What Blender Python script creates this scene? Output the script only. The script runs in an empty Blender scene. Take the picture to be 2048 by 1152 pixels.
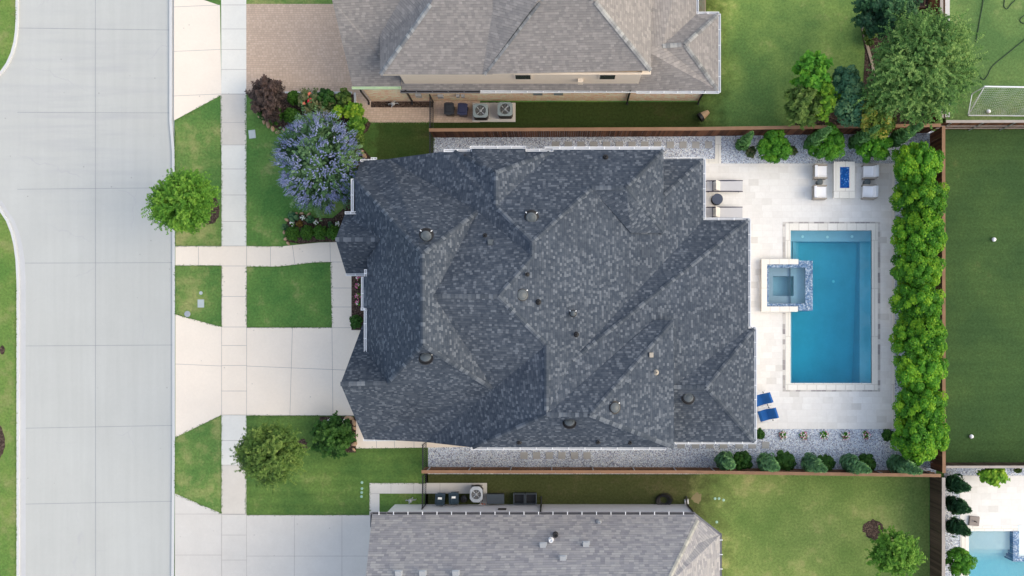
import bpy, math, random
from mathutils import Vector, Matrix, Euler
random.seed(7)
R = math.radians
sc = bpy.context.scene
col = sc.collection
# ------------------------------------------------------------------ camera, world, sun, exposure
H = 60.0            # drone height in metres; image scale at ground level is 32 px per metre
NX, NY = 1112.0, 686.0   # the photo's vertical vanishing point (nadir)
CX, CY = (NX-1024)/32, (576-NY)/32
cd = bpy.data.cameras.new('drone_camera'); cam = bpy.data.objects.new('drone_camera', cd); col.objects.link(cam)
cam.location = (CX, CY, H); cam.rotation_euler = (0, 0, 0)
cd.sensor_width = 36; cd.lens = 36*32*H/2048; cd.shift_x = -(NX-1024)/2048; cd.shift_y = (NY-576)/2048
cd.clip_end = 1000; sc.camera = cam
SUN_EL, SUN_D = R(35), Vector((0.99, -0.14, 0)).normalized()
sd = Vector((SUN_D.x*math.cos(SUN_EL), SUN_D.y*math.cos(SUN_EL), math.sin(SUN_EL)))
w = bpy.data.worlds.new("World"); sc.world = w; w.use_nodes = True
nt = w.node_tree; bg = nt.nodes['Background']
sky = nt.nodes.new('ShaderNodeTexSky'); sky.sky_type = 'NISHITA'; sky.sun_disc = False
sky.sun_elevation = SUN_EL; sky.sun_rotation = math.atan2(SUN_D.x, SUN_D.y); sky.dust_density = 3.5; sky.ozone_density = 1.0
mx = nt.nodes.new('ShaderNodeMix'); mx.data_type = 'RGBA'; mx.inputs[0].default_value = 0.28
mx.inputs[7].default_value = (7.0, 7.5, 8.4, 1)      # high thin cloud over the blue sky
nt.links.new(sky.outputs[0], mx.inputs[6]); nt.links.new(mx.outputs[2], bg.inputs[0]); bg.inputs[1].default_value = 0.13
sl = bpy.data.lights.new('sun', 'SUN'); sl.energy = 0.92; sl.angle = R(60); sl.color = (1.0, 0.83, 0.52)
so = bpy.data.objects.new('sun', sl); col.objects.link(so); so.rotation_euler = (-sd).to_track_quat('-Z', 'Y').to_euler(); so.location = (0, 0, 80)
sc.view_settings.view_transform = 'Standard'; sc.view_settings.look = 'None'; sc.view_settings.gamma = 1
sc.view_settings.use_curve_mapping = False; sc.view_settings.exposure = 0.88

# ------------------------------------------------------------------ helpers
def P(px, py, z=0.0):
    k = 1 - z/H
    return Vector((CX+(px-NX)/32*k, CY-(py-NY)/32*k, z))

class N:                                             # small node-building helper
    def __init__(s, name, rough=0.8, spec=0.3, metallic=0.0):
        s.m = bpy.data.materials.new(name); s.m.use_nodes = True; s.t = s.m.node_tree; s.b = s.t.nodes['Principled BSDF']
        s.b.inputs['Roughness'].default_value = rough; s.b.inputs['Specular IOR Level'].default_value = spec; s.b.inputs['Metallic'].default_value = metallic
    def n(s, typ, ins=None, **kw):
        d = s.t.nodes.new(typ)
        for k, v in kw.items(): setattr(d, k, v)
        for k, v in (ins or {}).items(): s.put(d.inputs[k], v)
        return d
    def put(s, sock, v):
        if isinstance(v, bpy.types.NodeSocket): s.t.links.new(v, sock)
        else:
            if isinstance(v, tuple) and len(v) == 3 and sock.type == 'RGBA': v = v+(1,)
            sock.default_value = v
    def math(s, op, a, b=0.0, c=0.0): return s.n('ShaderNodeMath', {0: a, 1: b, 2: c}, operation=op).outputs[0]
    def mix(s, f, a, b): return s.n('ShaderNodeMix', {0: f, 6: a, 7: b}, data_type='RGBA').outputs[2]
    def obj(s): return s.n('ShaderNodeTexCoord').outputs['Object']
    def geo(s): return s.n('ShaderNodeNewGeometry').outputs['Position']
    def uv(s): return s.n('ShaderNodeTexCoord').outputs['UV']
    def noise(s, vec, scale, detail=3.0, rough=0.55, out=0): return s.n('ShaderNodeTexNoise', {'Vector': vec, 'Scale': scale, 'Detail': detail, 'Roughness': rough}).outputs[out]
    def map(s, vec, scale=(1, 1, 1), rot=(0, 0, 0), loc=(0, 0, 0)): return s.n('ShaderNodeMapping', {'Vector': vec, 'Scale': scale, 'Rotation': rot, 'Location': loc}).outputs[0]
    def ramp(s, f, stops, interp='LINEAR'):
        d = s.n('ShaderNodeValToRGB', {0: f}); cr = d.color_ramp; cr.interpolation = interp
        while len(cr.elements) < len(stops): cr.elements.new(0.5)
        for e, (p, c) in zip(cr.elements, stops): e.position = p; e.color = tuple(c)+((1,) if len(c) == 3 else ())
        return d.outputs[0]
    def vor(s, vec, scale, out='Color', feature='F1'): return s.n('ShaderNodeTexVoronoi', {'Vector': vec, 'Scale': scale}, feature=feature).outputs[out]
    def base(s, c): s.put(s.b.inputs['Base Color'], c); return s.m
    def bump(s, h, dist=0.01, st=0.6): s.put(s.b.inputs['Normal'], s.n('ShaderNodeBump', {'Height': h, 'Distance': dist, 'Strength': st}).outputs[0])
    def mult(s, c, f): return s.n('ShaderNodeVectorMath', {0: c, 1: f}, operation='MULTIPLY').outputs[0]
    def scale(s, c, f):
        d = s.n('ShaderNodeVectorMath', {0: c}, operation='SCALE'); s.put(d.inputs['Scale'], f); return d.outputs[0]

def plain(name, c, rough=0.6, spec=0.4, metallic=0.0, var=0.12, sc_=3.0):
    m = N(name, rough, spec, metallic); f = m.noise(m.geo(), sc_, 4)
    return m.base(m.scale(c, m.math('MULTIPLY_ADD', f, 2*var, 1-var)))

def cells(m, uvv, wdt, hgt, jitter=True):
    """random value per brick-like cell, plus row phase"""
    sx = m.n('ShaderNodeSeparateXYZ', {0: uvv}); u, v = sx.outputs[0], sx.outputs[1]
    vr = m.math('DIVIDE', v, hgt); row = m.math('FLOOR', vr)
    wn = m.n('ShaderNodeTexWhiteNoise', {'W': row}, noise_dimensions='1D').outputs[0]
    ur = m.math('ADD', m.math('DIVIDE', u, wdt), m.math('MULTIPLY', wn, 7.3)); colm = m.math('FLOOR', ur)
    cv = m.n('ShaderNodeCombineXYZ', {0: colm, 1: row}).outputs[0]
    val = m.n('ShaderNodeTexWhiteNoise', {0: cv}, noise_dimensions='3D').outputs[0]
    return val, m.math('FRACT', vr), m.math('FRACT', ur)

def shingle(name, stops, wdt=0.21, hgt=0.143, line=0.45, tone=0.14):
    m = N(name, 0.9, 0.15); uvv = m.uv()
    val, fv, fu = cells(m, uvv, wdt, hgt)
    val2, _, _ = cells(m, m.map(uvv, (1, 1, 1), loc=(3.3, 0, 0)), wdt*2.7, hgt)
    v = m.math('ADD', m.math('MULTIPLY', val, 0.92), m.math('MULTIPLY', val2, 0.08))
    c = m.ramp(v, stops, 'CONSTANT' if len(stops) > 5 else 'LINEAR')
    big = m.noise(m.geo(), 0.35, 4); c = m.scale(c, m.math('MULTIPLY_ADD', big, tone*2, 1-tone))
    fine = m.noise(m.geo(), 45, 2); c = m.scale(c, m.math('MULTIPLY_ADD', fine, 0.5, 0.75))
    sh = m.math('GREATER_THAN', fv, 0.86); c = m.scale(c, m.math('SUBTRACT', 1.0, m.math('MULTIPLY', m.math('MULTIPLY', sh, line), m.math('ADD', 0.4, m.math('MULTIPLY', val2, 1.2)))))  # dark band along each course paints its shadow line
    m.bump(m.math('SUBTRACT', val, m.math('MULTIPLY', fv, 1.2)), 0.02, 0.5)
    return m.base(c)

def grassmat(name, dark, mid, dry, dryamt=0.5, seed=0.0, stripe=0.0, west=None, xpx=0.0, bw=2.5):
    m = N(name, 0.9, 0.1); g = m.map(m.geo(), loc=(seed, seed*1.7, 0))
    a = m.noise(g, 0.28, 6, 0.62); b = m.noise(g, 1.3, 4, 0.6); f = m.noise(m.map(g, (1, 1, 1)), 7, 5, 0.75); ff = m.noise(g, 55, 2, 0.7)
    c = m.mix(m.ramp(a, [(0.38, (0, 0, 0)), (0.62, (1, 1, 1))]), dark, mid)
    d = m.math('ADD', m.math('MULTIPLY', a, 0.55), m.math('MULTIPLY', b, 0.45))
    d = m.ramp(d, [(0.62-0.14*dryamt, (0, 0, 0)), (0.80-0.12*dryamt, (1, 1, 1))])
    c = m.mix(m.math('MULTIPLY', d, 0.85), c, dry)
    if west:                                         # other colours take over west of a line, with an uneven edge
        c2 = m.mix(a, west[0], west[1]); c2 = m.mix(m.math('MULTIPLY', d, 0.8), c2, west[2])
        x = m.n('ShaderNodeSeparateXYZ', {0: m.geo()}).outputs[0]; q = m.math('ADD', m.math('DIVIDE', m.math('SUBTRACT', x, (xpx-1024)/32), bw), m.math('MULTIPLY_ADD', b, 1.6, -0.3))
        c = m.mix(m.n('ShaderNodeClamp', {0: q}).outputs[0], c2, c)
    k = m.math('MULTIPLY_ADD', f, 1.5, 0.25); c = m.scale(c, k)
    c = m.scale(c, m.math('MULTIPLY_ADD', ff, 1.3, 0.35))
    if stripe:
        s = m.n('ShaderNodeTexWave', {'Vector': g, 'Scale': 0.45, 'Distortion': 1.2, 'Detail': 2.0}, bands_direction='Y').outputs[1]
        c = m.scale(c, m.math('MULTIPLY_ADD', s, stripe, 1-stripe/2))
    m.bump(ff, 0.03, 0.5)
    return m.base(c)

def concmat(name, c, stain=0.12, streak=0.0, sx=1.0):
    m = N(name, 0.85, 0.2); g = m.geo()
    a = m.noise(g, 0.5, 7, 0.65); b = m.noise(g, 6, 4, 0.6); f = m.noise(g, 40, 2)
    cc = m.scale(c, m.math('MULTIPLY_ADD', a, stain*3, 1-stain*1.5))
    cc = m.scale(cc, m.math('MULTIPLY_ADD', b, 0.10, 0.95)); cc = m.scale(cc, m.math('MULTIPLY_ADD', f, 0.12, 0.94))
    if streak:
        s = m.noise(m.map(g, (2.2, 0.12, 1)), 1.0, 5, 0.6); cc = m.scale(cc, m.math('MULTIPLY_ADD', s, streak*2, 1-streak))
    sp = m.vor(g, 1.1, 'Distance'); cc = m.mix(m.ramp(sp, [(0.02, (0.5, 0.5, 0.5)), (0.06, (0, 0, 0))]), cc, (0.22, 0.21, 0.2))
    tint = m.noise(m.map(g, loc=(9, 3, 0)), 0.9, 3); cc = m.mix(m.math('MULTIPLY', tint, 0.16), cc, (c[0]*1.02, c[1]*0.92, c[2]*0.82))
    m.bump(f, 0.004, 0.4)
    return m.base(cc)

def streetmat(name, c):
    m = N(name, 0.85, 0.2); g = m.geo()
    a = m.noise(g, 0.22, 7, 0.62); b = m.noise(g, 5, 5, 0.65); f = m.noise(g, 38, 2); s1 = m.noise(m.map(g, (2.4, 0.10, 1)), 1.0, 6, 0.62)
    s2 = m.noise(m.map(g, (0.16, 2.0, 1), (0, 0, R(-38))), 1.0, 5, 0.6)                 # tyre sweep of cars turning out of the side street
    dx = m.n('ShaderNodeVectorMath', {0: g, 1: (-27.0, 11.5, 0)}, operation='DISTANCE').outputs['Value']; near = m.ramp(m.math('DIVIDE', dx, 9.0), [(0.2, (1, 1, 1)), (1.0, (0, 0, 0))])
    cc = m.scale(c, m.math('MULTIPLY_ADD', a, 0.20, 0.90)); cc = m.scale(cc, m.math('MULTIPLY_ADD', s1, 0.18, 0.91)); cc = m.scale(cc, m.math('MULTIPLY_ADD', b, 0.08, 0.96)); cc = m.scale(cc, m.math('MULTIPLY_ADD', f, 0.12, 0.94))
    dk = m.math('MULTIPLY', near, m.ramp(s2, [(0.45, (0, 0, 0)), (0.75, (1, 1, 1))])); cc = m.mix(m.math('MULTIPLY', dk, 0.5), cc, (0.34, 0.34, 0.38))
    tn = m.noise(m.map(g, loc=(4, 9, 0)), 0.35, 5); cc = m.mix(m.math('MULTIPLY', tn, 0.25), cc, (c[0]*1.0, c[1]*0.95, c[2]*0.89))
    v = m.vor(g, 0.9, 'Distance'); cc = m.mix(m.ramp(v, [(0.02, (0.6, 0.6, 0.6)), (0.05, (0, 0, 0))]), cc, (0.2, 0.19, 0.19))
    cr = m.n('ShaderNodeTexVoronoi', {'Vector': m.map(m.n('ShaderNodeVectorMath', {0: g, 1: m.n('ShaderNodeTexNoise', {'Vector': g, 'Scale': 1.2, 'Detail': 4}).outputs[1]}, operation='ADD').outputs[0], (1, 1, 0)), 'Scale': 0.13}, feature='DISTANCE_TO_EDGE').outputs[0]
    cc = m.mix(m.math('MULTIPLY', m.ramp(cr, [(0.0005, (1, 1, 1)), (0.0022, (0, 0, 0))]), m.ramp(m.noise(g, 0.3, 2), [(0.5, (0, 0, 0)), (0.6, (1, 1, 1))])), cc, (0.42, 0.42, 0.43))
    m.bump(f, 0.004, 0.4)
    return m.base(cc)

def uvcell(name, stops, wdt, hgt, mortar, mw=0.06, rough=0.85, rot=0.0, wall=False, jit=0.1, fine=10):
    m = N(name, rough, 0.2); g = m.geo()
    if wall:
        s = m.n('ShaderNodeSeparateXYZ', {0: g}); g2 = m.n('ShaderNodeCombineXYZ', {0: m.math('ADD', s.outputs[0], s.outputs[1]), 1: s.outputs[2]}).outputs[0]
    else: g2 = m.map(g, rot=(0, 0, rot))
    val, fv, fu = cells(m, g2, wdt, hgt)
    c = m.ramp(val, stops)
    lf = m.noise(g, 0.6, 5); c = m.scale(c, m.math('MULTIPLY_ADD', lf, 2*jit, 1-jit))
    fn = m.noise(g, fine, 4, 0.65); c = m.scale(c, m.math('MULTIPLY_ADD', fn, 0.2, 0.9))
    e = m.math('MAXIMUM', m.math('GREATER_THAN', fv, 1-mw*1.0), m.math('GREATER_THAN', fu, 1-mw*hgt/wdt))
    c = m.mix(m.math('MULTIPLY', e, 0.8), c, mortar)
    return m.base(c)

def leafmat(name, dark, mid, light, trans=0.25, rough=0.55):
    m = N(name, rough, 0.25)
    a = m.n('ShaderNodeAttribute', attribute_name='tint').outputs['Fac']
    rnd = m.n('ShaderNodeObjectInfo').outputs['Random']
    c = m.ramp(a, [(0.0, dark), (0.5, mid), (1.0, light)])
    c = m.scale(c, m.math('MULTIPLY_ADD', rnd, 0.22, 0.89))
    m.base(c)
    tr = m.n('ShaderNodeBsdfTranslucent', {'Color': c}); ms = m.n('ShaderNodeMixShader', {0: trans, 1: m.b.outputs[0], 2: tr.outputs[0]})
    out = [x for x in m.t.nodes if x.type == 'OUTPUT_MATERIAL'][0]; m.t.links.new(ms.outputs[0], out.inputs[0])
    return m.m

def gravelmat(name, stops, scale=20, base=1.0):
    m = N(name, 0.85, 0.25); g = m.map(m.geo(), (1, 1, 0))
    v = m.vor(g, scale, 'Color'); s = m.n('ShaderNodeSeparateColor', {0: v}).outputs[0]
    d = m.vor(g, scale, 'Distance'); c = m.ramp(s, stops)
    c = m.scale(c, m.math('SUBTRACT', 1.08, m.math('MULTIPLY', d, 0.45)))
    l = m.noise(g, 0.7, 4); c = m.scale(c, m.math('MULTIPLY_ADD', l, 0.4, 0.8))
    m.bump(m.math('SUBTRACT', 1.0, d), 0.03, 0.8)
    return m.base(c)

M = {}
M['grass_front'] = grassmat('grass_front', (0.067, 0.174, 0.043), (0.134, 0.249, 0.061), (0.366, 0.336, 0.155), 0.55, 0.0)
M['grass_strip'] = grassmat('grass_strip', (0.081, 0.183, 0.046), (0.169, 0.262, 0.070), (0.365, 0.342, 0.145), 0.95, 5.0)
M['grass_west'] = grassmat('grass_west', (0.102, 0.203, 0.046), (0.180, 0.257, 0.065), (0.288, 0.270, 0.130), 0.9, 15.0)
M['grass_north'] = grassmat('grass_north', (0.111, 0.206, 0.058), (0.213, 0.318, 0.082), (0.444, 0.396, 0.181), 0.5, 22.0, west=((0.024, 0.046, 0.011), (0.044, 0.061, 0.016), (0.073, 0.062, 0.030)), xpx=1430, bw=2.5)  # west colours darkened to paint the shade between the houses
M['grass_side'] = grassmat('grass_side', (0.036, 0.072, 0.017), (0.069, 0.094, 0.025), (0.113, 0.098, 0.046), 0.9, 31.0)  # side turf coloured dark for the shade beside the house
M['grass_nook_shade'] = grassmat('grass_nook_shade', (0.036, 0.072, 0.017), (0.069, 0.094, 0.025), (0.113, 0.098, 0.046), 0.5, 0.0, west=((0.067, 0.174, 0.043), (0.134, 0.249, 0.061), (0.366, 0.336, 0.155)), xpx=738, bw=1.6)  # front lawn colours, darkened eastward to paint the nook's shade
M['grass_brown'] = grassmat('grass_brown', (0.050, 0.062, 0.022), (0.080, 0.090, 0.032), (0.13, 0.105, 0.06), 0.9, 35.0)
M['grass_east'] = grassmat('grass_east', (0.043, 0.088, 0.030), (0.061, 0.113, 0.035), (0.136, 0.162, 0.060), 0.35, 41.0, 0.06)
M['grass_goal'] = grassmat('grass_goal', (0.088, 0.168, 0.055), (0.154, 0.241, 0.075), (0.297, 0.314, 0.138), 0.6, 47.0)
M['grass_south'] = grassmat('grass_south', (0.121, 0.193, 0.051), (0.198, 0.264, 0.078), (0.370, 0.334, 0.148), 0.62, 52.0, west=((0.048, 0.060, 0.021), (0.076, 0.086, 0.030), (0.123, 0.101, 0.057)), xpx=1420, bw=3.0)  # west colours: browner grass, with deep side-yard shade painted in as well
M['grass_yard3'] = grassmat('grass_yard3', (0.060, 0.132, 0.034), (0.126, 0.209, 0.050), (0.264, 0.275, 0.108), 0.45, 61.0, 0.12)
M['street'] = streetmat('street_concrete', (0.471, 0.485, 0.467))
M['kerb'] = concmat('kerb_concrete', (0.583, 0.596, 0.597), 0.05)
M['gutterpan'] = concmat('gutter_pan_concrete', (0.500, 0.515, 0.530), 0.08, 0.05)
M['walk_new'] = concmat('cream_concrete', (0.815, 0.732, 0.628), 0.06)
M['walk_old'] = concmat('old_sidewalk_concrete', (0.612, 0.576, 0.518), 0.12)
M['walk_mid'] = concmat('sidewalk_concrete', (0.725, 0.715, 0.660), 0.09)
M['drive_south'] = concmat('grey_driveway_concrete', (0.612, 0.592, 0.553), 0.10)
M['joint'] = plain('joint_line', (0.40, 0.37, 0.35))
M['joint_street'] = plain('street_joint_line', (0.30, 0.31, 0.33))
M['paver'] = uvcell('brick_pavers', [(0, (0.482, 0.369, 0.281)), (0.5, (0.532, 0.402, 0.306)), (1, (0.571, 0.440, 0.342))], 0.20, 0.13, (0.370, 0.286, 0.224), 0.14)
M['patio'] = uvcell('travertine_tiles', [(0, (0.665, 0.645, 0.605)), (0.05, (0.745, 0.73, 0.695)), (0.35, (0.79, 0.775, 0.745)), (1, (0.82, 0.81, 0.78))], 0.62, 0.40, (0.71, 0.68, 0.635), 0.03, 0.6, jit=0.05, fine=4)
M['coping'] = uvcell('limestone_coping', [(0, (0.816, 0.790, 0.715)), (1, (0.877, 0.852, 0.788))], 0.6, 3.0, (0.673, 0.644, 0.581), 0.02, 0.6, jit=0.03)
M['band'] = uvcell('grey_travertine_band', [(0, (0.30, 0.28, 0.28)), (0.4, (0.48, 0.45, 0.42)), (1, (0.72, 0.69, 0.65))], 0.32, 0.9, (0.62, 0.6, 0.57), 0.03, 0.7)
M['band2'] = uvcell('grey_travertine_band_side', [(0, (0.30, 0.28, 0.28)), (0.4, (0.48, 0.45, 0.42)), (1, (0.72, 0.69, 0.65))], 0.9, 0.32, (0.62, 0.6, 0.57), 0.03, 0.7)
M['gravel'] = gravelmat('river_gravel', [(0, (0.220, 0.226, 0.283)), (0.3, (0.506, 0.566, 0.717)), (0.7, (0.776, 0.867, 0.950)), (1, (0.950, 0.950, 0.950))])
M['mulch'] = gravelmat('bark_mulch', [(0, (0.035, 0.022, 0.016)), (0.6, (0.075, 0.05, 0.038)), (1, (0.16, 0.11, 0.085))], 14)
M['stone_step'] = plain('stepping_stone', (0.40, 0.40, 0.39), 0.8)
M['rock'] = plain('sandstone_edging', (0.45, 0.30, 0.19), 0.9, var=0.4, sc_=4)
M['roof_dark'] = shingle('charcoal_shingles', [(0, (0.040, 0.053, 0.074)), (0.40, (0.057, 0.071, 0.094)), (0.72, (0.072, 0.087, 0.110)), (0.80, (0.096, 0.113, 0.138)), (1, (0.136, 0.156, 0.185))], 0.15, 0.143, 0.30, 0.20)
M['roof_beige'] = shingle('weathered_shingles', [(0, (0.208, 0.198, 0.195)), (0.3, (0.237, 0.223, 0.217)), (0.75, (0.266, 0.249, 0.239)), (1, (0.320, 0.299, 0.285))], 0.19, 0.16, 0.26, 0.07)
M['roof_grey'] = shingle('grey_brown_shingles', [(0, (0.237, 0.233, 0.252)), (0.35, (0.294, 0.290, 0.304)), (0.75, (0.347, 0.338, 0.337)), (1, (0.399, 0.390, 0.385))], 0.27, 0.17, 0.30, 0.07)
M['cap_dark'] = shingle('charcoal_ridge_shingles', [(0, (0.045, 0.058, 0.077)), (0.60, (0.072, 0.087, 0.109)), (0.72, (0.108, 0.126, 0.152)), (1, (0.149, 0.170, 0.198))], 5.0, 0.23, 0.1)
M['cap_beige'] = shingle('weathered_ridge_shingles', [(0, (0.176, 0.181, 0.184)), (0.5, (0.264, 0.268, 0.271)), (1, (0.376, 0.380, 0.367))], 5.0, 0.23, 0.1)
M['cap_grey'] = shingle('grey_ridge_shingles', [(0, (0.299, 0.298, 0.277)), (1, (0.431, 0.422, 0.378))], 5.0, 0.23, 0.1)
M['white'] = plain('white_painted_metal', (0.80, 0.82, 0.84), 0.4, 0.5, var=0.05)
M['gutter_in'] = plain('gutter_inside', (0.48, 0.50, 0.53), 0.6)
M['dark_gutter'] = plain('bronze_gutter', (0.16, 0.16, 0.18), 0.5)
M['green_gutter'] = plain('pale_green_gutter', (0.52, 0.66, 0.44), 0.5)
M['brick'] = uvcell('tan_brick', [(0, (0.872, 0.478, 0.286)), (0.5, (0.950, 0.685, 0.439)), (1, (0.950, 0.913, 0.636))], 0.24, 0.085, (0.950, 0.950, 0.834), 0.16, wall=True)
M['brick_main'] = uvcell('pale_brick', [(0, (0.5, 0.46, 0.42)), (1, (0.66, 0.62, 0.57))], 0.24, 0.085, (0.6, 0.57, 0.53), 0.16, wall=True)
M['stucco'] = plain('cream_stucco', (0.72, 0.62, 0.50), 0.9, var=0.06)
M['stucco_white'] = plain('white_stucco', (0.84, 0.85, 0.88), 0.9, var=0.05)
M['glass'] = plain('dark_window_glass', (0.03, 0.035, 0.04), 0.1, 0.6)
M['black'] = plain('black_metal', (0.018, 0.018, 0.02), 0.45)
M['vent'] = plain('dark_vent_metal', (0.075, 0.09, 0.10), 0.5, 0.5)
M['vent_warm'] = plain('tan_pipe_flashing', (0.38, 0.34, 0.28), 0.6)
M['steel'] = plain('galvanised_steel', (0.42, 0.44, 0.46), 0.35, 0.6, 0.4)
M['cedar_cap'] = plain('cedar_cap', (0.255, 0.145, 0.085), 0.8, var=0.3, sc_=1.6)
M['old_cap'] = plain('weathered_grey_cap', (0.36, 0.32, 0.29), 0.85, var=0.2, sc_=2)
def boards(name, a, b, wdt=0.14):
    m = N(name, 0.8, 0.2); s = m.n('ShaderNodeSeparateXYZ', {0: m.geo()}); t = m.math('ADD', s.outputs[0], s.outputs[1])
    v = m.n('ShaderNodeTexWhiteNoise', {'W': m.math('FLOOR', m.math('DIVIDE', t, wdt))}, noise_dimensions='1D').outputs[0]
    g = m.noise(m.map(m.geo(), (8, 8, 0.7)), 1.5, 4); v2 = m.math('ADD', m.math('MULTIPLY', v, 0.7), m.math('MULTIPLY', g, 0.3))
    return m.base(m.ramp(v2, [(0.1, a), (0.9, b)]))
M['boards'] = boards('stained_boards', (0.055, 0.022, 0.012), (0.20, 0.085, 0.042))
M['boards_old'] = boards('dark_weathered_boards', (0.045, 0.03, 0.022), (0.11, 0.075, 0.055))
M['plaster'] = concmat('blue_grey_plaster', (0.54, 0.61, 0.71), 0.17)
M['plaster_light'] = concmat('pale_aqua_plaster', (0.72, 0.82, 0.83), 0.05)
M['tile_blue'] = gravelmat('blue_glass_mosaic', [(0, (0.088, 0.173, 0.325)), (0.5, (0.200, 0.324, 0.505)), (1, (0.525, 0.626, 0.722))], 13)
M['fire_glass'] = gravelmat('blue_fire_glass', [(0, (0.005, 0.07, 0.32)), (0.8, (0.01, 0.14, 0.50)), (1, (0.25, 0.50, 0.85))], 12)
M['cushion'] = plain('white_cushion', (0.92, 0.92, 0.94), 0.9, var=0.03)
M['wicker'] = plain('taupe_frame', (0.36, 0.32, 0.27), 0.7)
M['sling'] = plain('pale_grey_sling', (0.55, 0.55, 0.57), 0.8, var=0.05)
M['sling_back'] = plain('pale_beige_sling', (0.66, 0.64, 0.60), 0.8, var=0.05)
M['navy_frame'] = plain('dark_navy_frame', (0.035, 0.035, 0.07), 0.5)
M['table_dark'] = plain('slate_blue_tabletop', (0.055, 0.07, 0.11), 0.5, var=0.04)
M['table_grey'] = plain('charcoal_drum', (0.10, 0.12, 0.13), 0.6)
M['chair_blue'] = plain('royal_blue_fabric', (0.012, 0.12, 0.40), 0.8, var=0.15)
M['bin_black'] = plain('black_bin_plastic', (0.015, 0.018, 0.024), 0.45, 0.5)
M['bin_navy'] = plain('navy_bin_plastic', (0.018, 0.022, 0.06), 0.4, 0.5)
M['bin_blue'] = plain('blue_bin_plastic', (0.01, 0.045, 0.14), 0.4, 0.5)
M['bin_lid'] = plain('dark_teal_lid', (0.012, 0.03, 0.045), 0.4, 0.5)
M['ac'] = plain('grey_green_ac_steel', (0.22, 0.27, 0.28), 0.5)
M['ac_pale'] = plain('pale_grey_ac_steel', (0.42, 0.45, 0.48), 0.5)
M['ac_side'] = plain('dark_ac_grille', (0.06, 0.055, 0.055), 0.6)
M['slate'] = plain('slate_deck_box', (0.055, 0.07, 0.085), 0.6)
M['bark'] = plain('tree_bark', (0.13, 0.095, 0.07), 0.95, var=0.35, sc_=9)
M['rubber'] = plain('green_hose', (0.012, 0.035, 0.02), 0.5)
M['terracotta'] = plain('tan_pot', (0.42, 0.28, 0.16), 0.8)
M['meter'] = plain('pale_plastic_lid', (0.44, 0.50, 0.50), 0.6)
M['pale_green'] = plain('faded_green_cap', (0.30, 0.48, 0.38), 0.7)
M['red'] = plain('red_petals', (0.75, 0.04, 0.06), 0.7); M['coral'] = plain('coral_petals', (0.75, 0.2, 0.12), 0.7)
M['petal_w'] = plain('white_petals', (0.85, 0.85, 0.80), 0.7); M['petal_p'] = plain('pink_petals', (0.70, 0.16, 0.34), 0.7)
M['leaf_hedge'] = leafmat('bright_holly_leaves', (0.033, 0.134, 0.010), (0.080, 0.277, 0.014), (0.279, 0.490, 0.024))
M['leaf_round'] = leafmat('green_holly_leaves', (0.039, 0.163, 0.015), (0.083, 0.288, 0.020), (0.220, 0.475, 0.035))
M['leaf_box'] = leafmat('boxwood_leaves', (0.025, 0.085, 0.010), (0.05, 0.15, 0.015), (0.12, 0.24, 0.025))
M['leaf_dark'] = leafmat('dark_shrub_leaves', (0.018, 0.065, 0.012), (0.035, 0.12, 0.016), (0.09, 0.20, 0.035))
M['leaf_elm'] = leafmat('light_green_elm_leaves', (0.038, 0.124, 0.015), (0.098, 0.259, 0.024), (0.226, 0.404, 0.051), 0.3)
M['leaf_oak'] = leafmat('olive_green_oak_leaves', (0.045, 0.10, 0.022), (0.105, 0.20, 0.035), (0.24, 0.34, 0.075), 0.3)
M['leaf_big'] = leafmat('mid_green_leaves', (0.035, 0.10, 0.025), (0.095, 0.21, 0.045), (0.25, 0.38, 0.10), 0.3)
M['leaf_bluegreen'] = leafmat('blue_green_leaves', (0.04, 0.13, 0.07), (0.08, 0.21, 0.10), (0.22, 0.36, 0.14), 0.25)
M['leaf_yellow'] = leafmat('yellow_tipped_leaves', (0.06, 0.14, 0.02), (0.22, 0.30, 0.045), (0.60, 0.48, 0.09), 0.3)
M['leaf_conifer'] = leafmat('juniper_foliage', (0.034, 0.106, 0.030), (0.081, 0.200, 0.055), (0.184, 0.362, 0.120), 0.15)
M['leaf_conifer_blue'] = leafmat('grey_green_juniper_foliage', (0.048, 0.121, 0.061), (0.096, 0.223, 0.099), (0.228, 0.432, 0.143), 0.15)
M['leaf_spruce'] = leafmat('dark_cypress_foliage', (0.012, 0.05, 0.025), (0.025, 0.09, 0.035), (0.07, 0.18, 0.06), 0.15)
M['leaf_purple'] = leafmat('maroon_leaves', (0.03, 0.022, 0.020), (0.065, 0.045, 0.038), (0.13, 0.08, 0.065), 0.15)
M['leaf_vitex'] = leafmat('sage_green_leaves', (0.03, 0.08, 0.035), (0.06, 0.14, 0.055), (0.15, 0.26, 0.11), 0.2)
M['flower_vitex'] = leafmat('lavender_blossom', (0.142, 0.178, 0.340), (0.247, 0.295, 0.502), (0.437, 0.483, 0.648), 0.2)
M['leaf_bright'] = leafmat('lime_green_leaves', (0.06, 0.18, 0.015), (0.14, 0.33, 0.02), (0.35, 0.50, 0.04), 0.3)
M['leaf_rose'] = leafmat('mixed_rose_leaves', (0.05, 0.10, 0.03), (0.11, 0.16, 0.055), (0.22, 0.20, 0.10), 0.2)
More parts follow.
